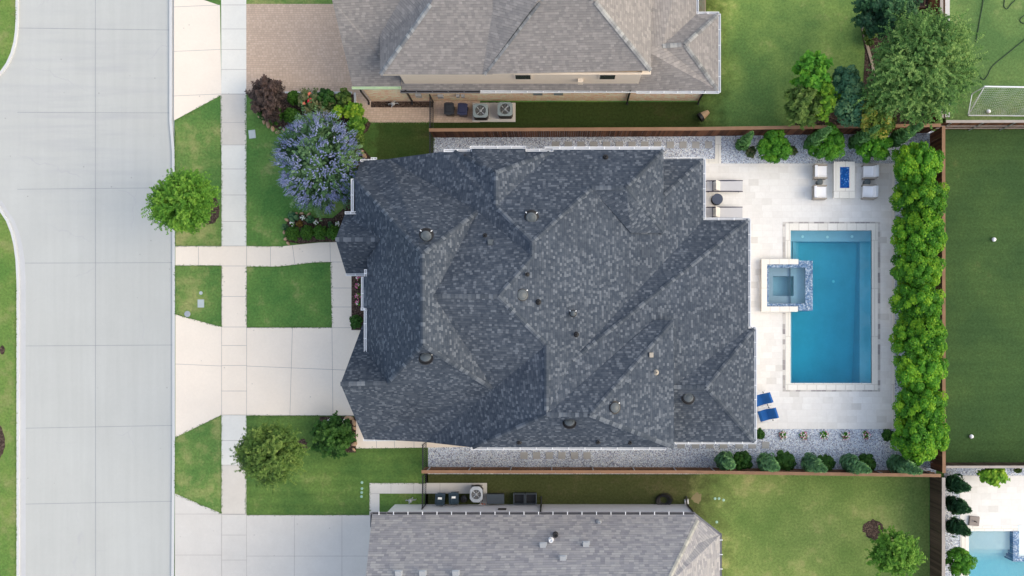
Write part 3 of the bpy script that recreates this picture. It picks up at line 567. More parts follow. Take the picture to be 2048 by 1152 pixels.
hn = thing('house', 'two storey brick house with a weathered beige shingle roof north of the charcoal roofed house', 'house', P(1050, 60))
xl = (664, 0, 7.6); 
def far(y, x, z): return (x, y, z)
fn = [[(705, 173, 3.1), (803, 173, 3.0), (803, 160, 3.3), (840, 150, 4.0), (840, -60, 9.0), (655, -60, 9.6), (664, 0, 7.9)],
      [(803, 180, 2.8), (1275, 182, 2.75), (1275, 140, 4.1), (803, 140, 4.1)],
      [(1275, 182, 2.75), (1437, 182, 2.75), (1370, 89, 4.6), (1325, 92, 4.6), (1275, 92, 5.2)],
      [(1437, 182, 2.75), (1437, 28, 2.75), (1370, 89, 4.6)], [(1437, 28, 2.75), (1393, 28, 2.75), (1325, 92, 4.6), (1370, 89, 4.6)],
      [(1393, 28, 2.75), (1393, -220, 2.75), (1275, -220, 5.6), (1275, 92, 5.1), (1325, 92, 4.6)],
      [(761, 149, 5.6), (985, 149, 5.6), (985, -60, 9.9), (905, -60, 9.9), (861, 8, 8.6)], [(760, 149, 5.6), (760, 88, 5.6), (861, 8, 8.6)],
      [(760, 88, 5.6), (861, 8, 8.6), (905, -60, 9.9), (760, -60, 8.0)],
      [(968, 148, 5.65), (1302, 141, 5.6), (1188, 0, 9.2), (1130, -72, 11.0), (1082, 0, 9.2)], [(967, 148, 5.65), (967, 132, 5.65), (1082, 0, 9.2), (1130, -72, 11.0), (985, -60, 9.8)],
      [(1302, 141, 5.6), (1302, -200, 5.6), (1130, -72, 11.0), (1188, 0, 9.2)]]
roof_mesh('roof', 'roof_beige', fn, hn)
ridge_caps([((761, 149, 5.6), (861, 8, 8.6)), ((968, 148, 5.65), (1082, 0, 9.2)), ((1082, 0, 9.2), (1130, -72, 11)), ((1302, 141, 5.6), (1188, 0, 9.2)), ((1188, 0, 9.2), (1130, -72, 11)), ((1325, 92, 4.6), (1370, 89, 4.6)), ((1370, 89, 4.6), (1437, 28, 2.75)), ((1370, 89, 4.6), (1437, 182, 2.75))], 'cap_beige', hn, 0.13)
def wallbox(parent, pts, z0, z1, mat, name='wall'):
    mb = MB()
    for i in range(len(pts)-1):
        a_, b_ = pts[i], pts[i+1]; mb.face([(a_[0], a_[1], z0), (b_[0], b_[1], z0), (b_[0], b_[1], z1), (a_[0], a_[1], z1)])
    return mb.build(name, mat, parent)
wy = P(0, 201.5).y
wallbox(hn, [(P(1398, 0).x, P(0, -250).y), (P(1398, 0).x, P(0, 60).y), (P(1398, 0).x, wy), (P(743, 0).x, wy), (P(743, 0).x, P(0, -250).y)], 0, 2.72, 'brick')
uw = MB(); yw = P(0, 151.5, 4.9).y
uw.face([(P(800, 0, 4.9).x, yw, 2.9), (P(1282, 0, 4.9).x, yw, 2.9), (P(1282, 0, 4.9).x, yw, 5.62), (P(800, 0, 4.9).x, yw, 5.62)])
uw.face([(P(1282, 0, 4.9).x, yw, 2.9), (P(1282, 0, 4.9).x, yw+5, 2.9), (P(1282, 0, 4.9).x, yw+5, 5.6), (P(1282, 0, 4.9).x, yw, 5.6)])
uw.build('upper_wall', 'stucco', hn)
for x0, x1 in ((1031, 1061), (1200, 1230)):
    X0, X1 = P(x0, 0, 4.9).x, P(x1, 0, 4.9).x
    f = MB(); f.box(((X0+X1)/2, yw-.03, 4.85), (X1-X0+.2, .06, 1.0)); fo = f.build('window', 'stucco', hn); g = MB(); g.box(((X0+X1)/2, yw-.065, 4.85), (X1-X0, .03, .8)); g.build('pane', 'glass', fo)
f = MB(); f.box((P(1161, 0, 4).x, yw-.1, 4.1), (.3, .25, .5)); f.build('wall_vent', 'stucco', hn)
fb = MB()
for (p, q) in (((761, 149, 5.6), (985, 149, 5.6)), ((968, 148, 5.65), (1302, 141, 5.6)), ((1302, 141, 5.6), (1302, -200, 5.6)), ((760, 88, 5.6), (760, 149, 5.6)), ((705, 173, 3.1), (664, 0, 7.9)), ((803, 173, 3.0), (803, 150, 4.0))):
    p, q = P(*p), P(*q); fb.face([p-Vector((0, 0, .003)), q-Vector((0, 0, .003)), q-Vector((0, 0, .22)), p-Vector((0, 0, .22))])
sof = P(0, 148, 5.5).y
fb.face([(P(761, 0, 5.4).x, sof, 5.4), (P(1302, 0, 5.4).x, sof, 5.4), (P(1302, 0, 5.4).x, yw+.3, 5.4), (P(761, 0, 5.4).x, yw+.3, 5.4)])
fb.build('fascia', 'stucco', hn)
gutter(hn, (704, 175.5), (801, 175.5), 3.0, 'green_gutter', 'green_gutter')
gutter(hn, (801, 183), (960, 183), 2.75, 'dark_gutter', 'black'); gutter(hn, (960, 183.5), (1276, 182), 2.75); gutter(hn, (1273, 184), (1438, 184), 2.75); gutter(hn, (1439, 28), (1439, 184), 2.75); gutter(hn, (1394, 26), (1438, 26), 2.75); gutter(hn, (1395, -200), (1395, 27), 2.75)
for x in (720, 811, 1261, 1410):
    t = P(x, 180 if x > 730 else 176, 2.8); mb = MB(); mb.tube([t, (t.x, wy-.08, 2.5), (t.x, wy-.08, .2), (t.x, wy-.25, .06)], .06, 6); mb.build('downspout', 'black', hn)
for x, zz, s in ((838, 1.6, .35), (881, 1.4, .35), (916, 1.5, .2), (926, 1.5, .2)):
    mb = MB(); mb.box((P(x, 0, 1.5).x, wy-.09, zz), (s, .16, s*1.2)); mb.build('meter_box', 'steel', hn)
for x in (1076, 1117):
    mb = MB(); mb.box((P(x, 0, 1.5).x, wy-.02, 1.9), (.55, .04, .9)); mb.build('window', 'ac', hn)

hs = thing('house', 'single storey house with grey brown shingles and pale wall at the bottom edge', 'house', P(1080, 1120))
fs = [[(744, 1029, 3.0), (1389, 1029, 3.0), (1396, 1040, 3.25), (1330, 1175, 7.3), (1300, 1250, 9.0), (722, 1250, 9.0)],
      [(1389, 1029, 3.0), (1440, 1069, 3.0), (1440, 1072, 3.0), (1398, 1086, 4.0), (1396, 1040, 3.25)],
      [(1440, 1070, 3.0), (1440, 1500, 3.0), (1300, 1400, 9.0), (1300, 1250, 9.0), (1330, 1175, 7.3), (1396, 1040, 3.25), (1398, 1086, 4.0)]]
fs.append([(722, 1250, 9.0), (1300, 1250, 9.0), (1300, 1400, 9.0), (1330, 1620, 3.0), (744, 1620, 3.0)]); fs.append([(1440, 1500, 3.0), (1330, 1620, 3.0), (1300, 1400, 9.0)])
roof_mesh('roof', 'roof_grey', fs, hs)
ridge_caps([((1396, 1040, 3.25), (1330, 1175, 7.3))], 'cap_grey', hs, 0.12)
gutter(hs, (743, 1026.5), (1390, 1026.5), 3.0, 'dark_gutter', 'black', 0.10, False)
gutter(hs, (1389, 1027), (1441, 1068), 3.0, 'dark_gutter', 'gutter_in', 0.07, False); gutter(hs, (1442, 1068), (1442, 1400), 3.0, 'dark_gutter', 'gutter_in', 0.07, False); gutter(hs, (742.5, 1026), (742.5, 1054), 3.0, 'dark_gutter', 'black', 0.1, False)
for x in range(758, 1385, 29): sb = MB(); sb.box(P(x, 1026.5, 3.01), (.05, .2, .02)); sb.build('gutter_strap', 'white', hs)
for y in range(1080, 1152, 29): sb = MB(); sb.box(P(1442, y, 3.01), (.2, .05, .02)); sb.build('gutter_strap', 'white', hs)
w3 = P(0, 1008.5).y
wallbox(hs, [(P(1405, 0).x, P(0, 1480).y), (P(1310, 0).x, P(0, 1560).y), (P(790, 0).x, P(0, 1560).y), (P(790, 0).x, w3), (P(1375, 0).x, w3), (P(1405, 0).x, P(0, 1060).y), (P(1405, 0).x, P(0, 1500).y)], 0, 2.95, 'stucco_white')
mb = MB(); d0, d1 = P(741, 1040, 3), P(722, 1250, 9); mb.face([P(744, 1029, 2.99), P(722, 1250, 8.99), P(722, 1250, 8.7), P(744, 1029, 2.7)]); mb.build('fascia', 'stucco_white', hs)
for x, y, z in ((1386, 1025, 2.95), (1081, 1025, 2.9)):
    t = P(x, y, z); mb = MB(); mb.tube([t, (t.x, w3+.06, 2.6), (t.x, w3+.06, .25), (t.x, w3+.5, .06)], .055, 6); mb.build('downspout', 'black', hs)
mb = MB(); mb.box((P(1004, 0, 2).x, w3+.02, 1.9), (.5, .05, .5)); mb.build('wall_vent', 'ac_side', hs)
zs = lambda y: (-9.74+.0391*(y-NY))/(1+.000652*(y-NY))
for x, y in ((798, 1146), (846, 1146), (912, 1146), (1086, 1090), (1172, 1088), (1126, 1116)):
    box_vent(hs, x, y, zs(y)+.12, 0.34, 'ac_pale', R(32))
pipe_vent(hs, 1111, 1069, zs(1069)+.1, .14, .35, 'black'); pipe_vent(hs, 1102, 1080, zs(1080)+.1, .12, .35, 'white'); pipe_vent(hs, 1198, 1044, zs(1044)+.1, .08, .3, 'steel')

# ------------------------------------------------------------------ fences
def wood_fence(p0, p1, label, cap='cedar_cap', bd='boards', h=2.1, posts=(), rails=(), postside=1, capw=0.20, bump=0.0):
    A, Bv = P(p0[0], p0[1], h), P(p1[0], p1[1], h); d = Bv-A; L = d.length; ang = math.atan2(d.y, d.x); rt = Matrix.Rotation(ang, 3, 'Z'); base = Vector(((A.x+Bv.x)/2, (A.y+Bv.y)/2, 0))
    o = thing('wooden_fence', label, 'fence', base)
    mb = MB(); n = int(L/0.14)
    for i in range(n):
        c = A+d*((i+.5)/n); off = rt@Vector((0, random.uniform(-.006, .006), 0)); mb.box((c.x+off.x, c.y+off.y, (h-.04)/2+random.uniform(-.005, .0)), (L/n-.008, .02, h-.04), ang)
    mb.build('board_panel', bd, o)
    mb = MB(); k = max(1, int(L/2.4))
    for i in range(k):
        c = A+d*((i+.5)/k); sag = random.uniform(-.012, .012); mb.box((c.x, c.y, h+sag*.4), (L/k-.006, capw, .045), ang+random.uniform(-.002, .002))
    mb.build('cap_rail', cap, o)
    for s in rails:
        mb = MB(); off = rt@Vector((0, .05*postside, 0)); mb.box((base.x+off.x, base.y+off.y, s), (L, .04, .09), ang); mb.build('rail', cap, o)
    for t in posts:
        c = A+d*t; off = rt@Vector((0, .06*postside, 0)); mb = MB(); mb.tube([(c.x+off.x, c.y+off.y, 0), (c.x+off.x, c.y+off.y, h-.03)], .035, 8); mb.build('post', 'steel', o)
    return o
wood_fence((858, 260), (1400, 257.5), 'dark brown cedar fence, west half of the fence above the gravel path')
wood_fence((1400, 257.5), (1882, 250.5), 'dark brown cedar fence under the garden trees, between pool yard and north yard')
wood_fence((1887, 252), (1888, 946), 'tall brown cedar fence behind the long leafy hedge east of the pool')
wood_fence((843, 943.5), (1380, 944), 'brown cedar fence with orange capped west half and metal posts below the gravel path', posts=[i/6.45+.02 for i in range(7)], rails=(.5, 1.1), postside=1)
wood_fence((1380, 944), (1882, 951), 'brown cedar fence behind the row of small evergreens below the patio', posts=[.1, .32, .55, .77, .97], rails=(.5, 1.1))
wood_fence((1887, 955), (1887, 1500), 'weathered grey capped fence between the south lawn and the neighbouring pool terrace', 'old_cap', 'boards_old', capw=.2)
wood_fence((1892, 934), (2500, 933), 'grey capped fence between the dark green yard and the neighbouring pool terrace', 'old_cap', 'boards_old', capw=.15)
wood_fence((1892, 243), (2500, 242), 'grey capped fence with slanting metal posts behind the football goal', 'old_cap', 'boards', posts=[.02, .125, .23, .33], rails=(.5, 1.1), postside=-1, capw=.16)
wood_fence((1882, -300), (1884, 236), 'grey capped fence beside the big tree in the north yard corner', 'old_cap', 'boards', capw=.18)
tag(MB().prism(rect(1884, -600, 1893, 238), 0, .5).build('retaining_wall', 'kerb'), 'low pale concrete wall running beside the fence at the goal lawn', 'wall')
def iron(p0, p1, label, h=1.8, gate=None):
    A, Bv = P(*p0), P(*p1); d = Bv-A; L = d.length; o = thing('iron_fence', label, 'fence', (A+Bv)/2)
    for z in (.15, h-.25, h): mb = MB(); mb.box(((A.x+Bv.x)/2, (A.y+Bv.y)/2, z), (L, .035, .04), math.atan2(d.y, d.x)); mb.build('rail', 'black', o)
    n = int(L/.12); mb = MB()
    for i in range(n+1): c = A+d*(i/n); mb.box((c.x, c.y, h/2), (.018, .018, h))
    mb.build('pickets', 'black', o)
    k = max(1, round(L/1.7))
    for i in range(k+1): c = A+d*(i/k); mb = MB(); mb.box((c.x, c.y, (h+.1)/2), (.06, .06, h+.1)); mb.build('post', 'black', o)
iron((867, 205), (867, 264), 'black iron picket gate between the brick wall and the cedar fence'); iron((867, 266), (867, 315), 'black iron picket panel closing the gravel path beside the charcoal roof')
iron((853, 884), (853, 935), 'black iron picket panel between the garage path and the south cedar fence'); iron((853, 945), (852, 1008), 'black iron picket gate beside the wheeled bins of the south house')

# ------------------------------------------------------------------ pool and spa
pool = thing('swimming_pool', 'large rectangular blue swimming pool with cream stone coping in the patio', 'swimming pool', P(1660, 613))
def pbox(mb, x0, y0, x1, y1, z0, z1, mi=0): mb.prism(rect(x0, y0, x1, y1), z0, z1, mi)
cp = MB(); x0, y0, x1, y1 = 1581, 461, 1743, 766
pbox(cp, 1571, 447, 1755, 461, -.1, .05); pbox(cp, 1571, 766, 1755, 780, -.1, .05); pbox(cp, 1743, 461, 1755, 766, -.1, .05); pbox(cp, 1571, 461, 1581, 517, -.1, .05); pbox(cp, 1571, 625, 1581, 766, -.1, .05)
cp.build('coping', 'coping', pool)
for r4, mt in (((1565, 444, 1760, 449), 'band'), ((1565, 777, 1760, 783), 'band'), ((1755, 449.1, 1760, 776.9), 'band2'), ((1565, 449.1, 1570, 517), 'band2'), ((1565, 626, 1570, 776.9), 'band2')): bd = MB(); pbox(bd, *r4, -.05, .042); bd.build('stone_band', mt, pool)
# the patio slab above is kept whole; the pool basin is cut through it and the ground
shell = MB(); D = -1.75
def basin(mb, x0, y0, x1, y1, zt, zb, mi=0):
    q = rect(x0, y0, x1, y1)
    for i in range(4): a_, b_ = q[i], q[(i+1) % 4]; mb.face([(a_[0], a_[1], zb), (b_[0], b_[1], zb), (b_[0], b_[1], zt), (a_[0], a_[1], zt)], mi)
    mb.face([(p[0], p[1], zb) for p in q], mi)
basin(shell, x0, y0, x1, y1, .02, D)
shell.v = [(v[0], v[1], D if v[2] > -1.2 and v[2] < 0 else v[2]) for v in shell.v]; shell.v = [(v[0], v[1], (-1.45 if v[1] > P(0, 600).y else -2.5) if v[2] < -1 else v[2]) for v in shell.v]
shell.build('basin', 'plaster', pool)
for args, nm in (((1581, 461, 1743, 481, -2, -.62), 'tanning_ledge'), ((1729, 481, 1743, 766, -2.5, -.95), 'bench'), ((1581, 481, 1590, 766, -2.5, -.8), 'bench'), ((1592, 481, 1599, 530, D, -.85), 'step'), ((1599, 481, 1606, 530, D, -1.15), 'step')):
    mb = MB(); mb.prism(rect(*args[:4]), args[4], args[5]); mb.build(nm, 'plaster', pool)
for x, y, z in ((1610, 471, -.6), (1660, 472, -.6), (1710, 471, -.6), (1680, 560, -1.43), (1680, 700, -2.48)):
    q_ = P(x, y); mb = MB(); mb.lathe((q_.x, q_.y, z), [(.09, 0), (.09, .015), (.03, .02)], 14); mb.build('drain_cover', 'cushion', pool)
wt = MB(); wt.prism(rect(1581.1, 461.1, 1742.9, 765.9), -2.6, -.09); wt.build('water', 'water', pool)
spa = thing('hot_tub', 'square raised hot tub with cream coping and blue mosaic spillway overlapping the pool', 'hot tub', P(1574, 570))
zs = .38
def ppz(x0, y0, x1, y1, z): a_, b_ = P(x0, y0, z), P(x1, y1, z); return [(a_.x, a_.y), (b_.x, a_.y), (b_.x, b_.y), (a_.x, b_.y)]
cpz = MB(); cpz.prism(ppz(1523, 518, 1597, 528.5, zs), zs-.08, zs); cpz.prism(ppz(1523, 613, 1596, 623.5, zs), zs-.08, zs); cpz.prism(ppz(1523, 528.5, 1534, 613, zs), zs-.08, zs); cpz.build('coping', 'coping', spa)
wl = MB(); 
for r_ in ((1524, 519, 1596, 527.5), (1524, 614, 1596, 622.5), (1524, 527.5, 1533, 614)): wl.prism(ppz(*r_, zs), -1.2, zs-.08)
wl.build('wall', 'band', spa)
tl = MB()
for r_ in ((1597, 521, 1626, 535), (1597, 607, 1626, 621), (1611, 535, 1626, 607)): tl.prism(ppz(*r_, zs), -1.2, zs-.05)
for r_ in ((1534, 528.5, 1597, 535), (1534, 607, 1597, 613), (1534, 535, 1538, 607)): tl.prism(ppz(*r_, zs), -1.2, zs-.085)
tl.build('tile_wall', 'tile_blue', spa)
se_ = MB(); q = ppz(1538, 535, 1611, 607, zs); basin(se_, 0, 0, 1, 1, 0, 0) if False else None
for i in range(4): a_, b_ = q[i], q[(i+1) % 4]; se_.face([(a_[0], a_[1], -.75), (b_[0], b_[1], -.75), (b_[0], b_[1], zs-.1), (a_[0], a_[1], zs-.1)])
se_.face([(p[0], p[1], -.75) for p in q])
for r_ in ((1538, 535, 1611, 551), (1538, 591, 1611, 607), (1538, 551, 1550, 591), (1592, 551, 1611, 591)): se_.prism(ppz(*r_, zs), -.74, -.2)
se_.build('seat', 'plaster', spa)
mb = MB(); mb.prism(ppz(1538.2, 535.2, 1610.8, 606.8, zs), -.73, zs-.14); mb.build('water', 'water_spa', spa)
pl2 = thing('swimming_pool', 'pale turquoise swimming pool cut off at the bottom right corner', 'swimming pool', P(2010, 1120))
mb = MB(); basin(mb, 1937, 1062, 2300, 1500, .02, -1.4); mb.build('basin', 'plaster_light', pl2)
for args in ((1937, 1062, 2024, 1101, -1.39, -.3), (1937, 1101, 2024, 1110, -1.39, -.55), (1937, 1110, 2024, 1118, -1.39, -.8), (1937, 1118, 2024, 1127, -1.39, -1.05)):
    mb = MB(); mb.prism(rect(*args[:4]), args[4], args[5]); mb.build('step', 'plaster_light', pl2)
mb = MB(); mb.prism(rect(1937.1, 1062.1, 2299, 1499), -1.38, -.06); mb.build('water', 'water_pale', pl2)
mb = MB(); mb.prism(rect(1922, 1052, 2035, 1062), -.1, .05); mb.prism(rect(1922, 1062, 1937, 1400), -.1, .05); mb.build('coping', 'coping', pl2)
sp2 = thing('hot_tub', 'corner of a blue tiled spa at the right edge beside the pale pool', 'hot tub', P(2040, 1090))
mb = MB(); mb.prism(rect(2024, 1062, 2036, 1122), -1.3, .15); mb.prism(rect(2036, 1112, 2120, 1122), -1.3, .15); mb.build('tile_wall', 'tile_blue', sp2)
mb = MB(); mb.prism(rect(2036, 1050, 2120, 1112), -1.3, .05); mb.build('water', 'plaster_light', sp2)
# cut the basins out of every sheet that crosses them (booleans baked here, no modifiers left)
def cut(names, rects):
    import bmesh
    for o in [x for x in sc.objects if x.type == 'MESH' and x.name in names]:
        for r_ in rects:
            q = rect(*r_); xs = sorted((q[0][0], q[1][0])); ys = sorted((q[0][1], q[2][1]))
            bm = bmesh.new(); bm.from_mesh(o.data)
            for co, no in (((xs[0], 0, 0), (1, 0, 0)), ((xs[1], 0, 0), (1, 0, 0)), ((0, ys[0], 0), (0, 1, 0)), ((0, ys[1], 0), (0, 1, 0))):
                bmesh.ops.bisect_plane(bm, geom=bm.verts[:]+bm.edges[:]+bm.faces[:], plane_co=co, plane_no=no)
            dl = [f for f in bm.faces if xs[0]+1e-3 < f.calc_center_median().x < xs[1]-1e-3 and ys[0]+1e-3 < f.calc_center_median().y < ys[1]-1e-3]
            bmesh.ops.delete(bm, geom=dl, context='FACES'); bm.to_mesh(o.data); bm.free()
cut(('ground', 'gravel_bed', 'patio'), [(1581, 461, 1743, 766), (1530, 525, 1616, 615)])
cut(('ground', 'terrace', 'terrace_gravel'), [(1937, 1062, 2300, 1500)])

# ------------------------------------------------------------------ patio furniture
fp = thing('fire_pit_table', 'cream stone fire pit table filled with blue fire glass between white armchairs', 'fire pit', P(1684, 363))
mb = MB(); zt = .5
for r_ in ((1668, 323, 1710, 333.5), (1668, 376, 1710, 396), (1668, 333.5, 1680, 376), (1699, 333.5, 1710, 376)): mb.prism(ppz(*r_, zt), zt-.08, zt)
mb.build('tabletop', 'coping', fp)
mb = MB(); mb.prism(ppz(1669, 324, 1709, 395, zt), .02, zt-.081); mb.build('base', 'coping', fp)
mb = MB(); mb.prism(ppz(1680.3, 334, 1698.7, 375.7, zt), zt-.08, zt-.03); mb.build('fire_glass', 'fire_glass', fp)
def armchair(loc, rz, label):
    o = thing('patio_armchair', label, 'armchair', loc, 'white cushioned armchairs round the fire pit')
    for sy in (-1, 1):
        mb = MB(); mb.box(loc+Vector((0, sy*.40, .30)), (.78, .07, .50)); mb.box(loc+Vector((0, sy*.40, .56)), (.82, .09, .04)); mb.build('arm', 'wicker', o)
    for sx, sy in ((-1, -1), (-1, 1), (1, -1), (1, 1)): mb = MB(); mb.box(loc+Vector((sx*.36, sy*.40, .06)), (.06, .06, .12)); mb.build('leg', 'wicker', o)
    mb = MB(); mb.box(loc+Vector((-.40, 0, .38)), (.06, .78, .50), rot=Euler((0, -.15, 0)).to_matrix()); mb.build('back_frame', 'wicker', o)
    mb = MB(); mb.box(loc+Vector((.03, 0, .38)), (.72, .70, .16)); s_ = mb.build('seat_cushion', 'cushion', o)
    mb = MB(); mb.box(loc+Vector((-.30, 0, .62)), (.17, .72, .48), rot=Euler((0, -.22, 0)).to_matrix(), taper=.94); mb.build('back_cushion', 'cushion', o)
    for ch in o.children:
        if ch.name.startswith(('seat_cushion', 'back_cushion')): bv = ch.modifiers.new('Bevel', 'BEVEL'); bv.width = .04; bv.segments = 3
    o.rotation_euler.z = rz; return o
ch = armchair(P(1640, 344, .4), 0, 'white cushioned armchair left of the fire pit, upper one'); ch.location.z = 0.02
L1 = P(1639, 385, .4); copy_tree(ch, (L1.x, L1.y, .02), 0, 'white cushioned armchair left of the fire pit, lower one')
L1 = P(1739, 344, .4); copy_tree(ch, (L1.x, L1.y, .02), math.pi, 'white cushioned armchair right of the fire pit, upper one')
L1 = P(1738, 384, .4); copy_tree(ch, (L1.x, L1.y, .02), math.pi-.04, 'white cushioned armchair right of the fire pit, lower one')
def fixz(o, dz):
    for c in o.children: c.location.z += dz
for o in [x for x in sc.objects if x.name.startswith('patio_armchair')]: fixz(o, 0.0)
for px, lb in ((1640, 'small charcoal drum table between the two armchairs left of the fire pit'), (1735, 'small charcoal drum table between the two armchairs right of the fire pit')):
    o = P(px-.5, 364, .45); mb = MB(); mb.lathe((o.x, o.y, .03), [(.15, 0), (.16, .02), (.10, .2), (.12, .36), (.19, .43), (.20, .47), (.19, .48)], 20)
    tag(mb.build('side_table', 'table_grey', None, (o.x, o.y, 0.0), True), lb, 'side table', 'drum tables beside the armchairs')
def lounger(px, py, label):
    c = P(px, py, .35); o = thing('sun_lounger', label, 'sun lounger', (c.x, c.y, 0.03), 'pale sling loungers beside the roof')
    L, Wd = 2.30, .66; q = Vector((c.x, c.y, 0))
    for sy in (-1, 1):
        mb = MB(); mb.tube([q+Vector((-L/2, sy*Wd/2, .16)), q+Vector((-L/2+.15, sy*Wd/2, .30)), q+Vector((-.3, sy*Wd/2, .37)), q+Vector((.4, sy*Wd/2, .36)), q+Vector((L/2, sy*Wd/2, .33))], .033, 8); mb.build('side_rail', 'navy_frame', o)
    for sx, sy in ((-.95, -1), (-.95, 1), (.95, -1), (.95, 1)): mb = MB(); mb.tube([q+Vector((sx, sy*Wd/2, .03)), q+Vector((sx*.97, sy*Wd/2, .33))], .025, 6); mb.build('leg', 'navy_frame', o)
    mb = MB(); mb.box(q+Vector((.44, 0, .35)), (1.40, Wd-.04, .02)); mb.build('seat', 'sling', o)
    mb = MB(); mb.box(q+Vector((-.42, 0, .60)), (.62, Wd-.06, .02), rot=Euler((0, R(56), 0)).to_matrix()); mb.build('backrest', 'sling_back', o)
    mb = MB(); mb.tube([q+Vector((-.55, -.27, .68)), q+Vector((-.72, -.27, .36))], .018, 6); mb.tube([q+Vector((-.55, .27, .68)), q+Vector((-.72, .27, .36))], .018, 6); mb.tube([q+Vector((-.72, -.31, .36)), q+Vector((-.72, .31, .36))], .018, 6); mb.build('back_support', 'navy_frame', o)
    mb = MB(); mb.box(q+Vector((-.88, 0, .31)), (.42, Wd-.06, .015), rot=Euler((0, R(-8), 0)).to_matrix()); mb.build('head_sling', 'sling', o)
    return o
lounger(1448.5, 372, 'pale grey sun lounger, upper one, above the round dark table'); lounger(1448, 425, 'pale grey sun lounger, lower one, tucked into the roof corner')
c = P(1435, 398, .5); o = thing('round_table', 'round slate blue table between the two pale loungers', 'table', (c.x, c.y, .03))
mb = MB(); mb.lathe((c.x, c.y, .47), [(.33, 0), (.34, .01), (.34, .035), (.33, .045)], 28); mb.build('tabletop', 'table_dark', o)
mb = MB(); mb.lathe((c.x, c.y, .03), [(.33, 0), (.34, .02), (.34, .05), (.30, .06)], 28); mb.build('base_ring', 'black', o)
for i in range(6): t = i*math.pi/3; mb = MB(); mb.tube([(c.x+.31*math.cos(t), c.y+.31*math.sin(t), .06), (c.x+.29*math.cos(t), c.y+.29*math.sin(t), .47)], .014, 6); mb.build('leg', 'black', o)
def bluechair(px, py, rz, label):
    c = P(px, py, .5); q = Vector((0, 0, 0)); o = thing('patio_chair', label, 'chair', (0, 0, 0), 'royal blue pool chairs beside the house')
    mb = MB()
    prof = [(-.55, .28, .44), (-.40, .40, .52), (-.1, .40, .42), (.02, .42, .38), (.2, .62, .40), (.36, .92, .40), (.46, 1.0, .40)]
    for i in range(len(prof)-1):
        x0_, z0_, _ = prof[i]; x1_, z1_, _ = prof[i+1]; mb.face([(x0_, -.3, z0_), (x1_, -.3, z1_), (x1_, .3, z1_), (x0_, .3, z0_)]); mb.face([(x0_, .3, z0_-.05), (x1_, .3, z1_-.05), (x1_, -.3, z1_-.05), (x0_, -.3, z0_-.05)])
        for s in (-.3, .3): mb.face([(x0_, s, z0_), (x1_, s, z1_), (x1_, s, z1_-.05), (x0_, s, z0_-.05)])
    mb.build('sling', 'chair_blue', o)
    mb = MB(); mb.box((.50, 0, .98), (.12, .58, .08)); mb.build('head_pillow', 'chair_blue', o)
    for s in (-1, 1):
        mb = MB(); mb.tube([(-.50, s*.36, .03), (-.42, s*.37, .5), (-.1, s*.38, .58), (.25, s*.36, .58), (.42, s*.34, .5), (.52, s*.33, .03)], .022, 7); mb.build('arm', 'white', o)
    mb = MB(); mb.tube([(.2, -.40, .6), (.2, -.34, .66)], .03, 6); mb.tube([(.2, .40, .6), (.2, .34, .66)], .03, 6); mb.build('hinge', 'black', o)
    o.location = (c.x, c.y, .03); o.rotation_euler.z = rz; o.scale = (.92, 1.12, 1); return o
bluechair(1524, 799, R(20), 'royal blue pool chair half under the roof edge, upper of the pair'); bluechair(1535, 829, R(18), 'royal blue pool chair fully clear of the roof, lower of the pair')

# ------------------------------------------------------------------ stepping stones
def stones(y, xs, lab, s=(.46, .42)):
    for i, x in enumerate(xs):
        o = P(x, y); mb = MB(); mb.box((o.x, o.y, .02), (s[0], s[1], .04), random.uniform(-.03, .03))
        side = 'at the west end' if i == 0 else ('at the east end' if i == len(xs)-1 else f'{("second","third","fourth","fifth","sixth","seventh","eighth","ninth","tenth","eleventh","twelfth","thirteenth","fourteenth","fifteenth")[i-1]} from the west')
        tag(mb.build('stepping_stone', 'stone_step', None, (o.x, o.y, 0)), f'square grey stepping stone {side} of {lab}', 'stepping stone', f'stepping stones of {lab}')
stones(290, [1111+25.5*i for i in range(13)], 'the path above the charcoal roof')
stones(911, [1048+25.2*i for i in range(6)], 'the path under the gutter')
stones(890, [1362, 1391, 1419, 1447, 1478, 1504, 1531], 'the row below the low roof')

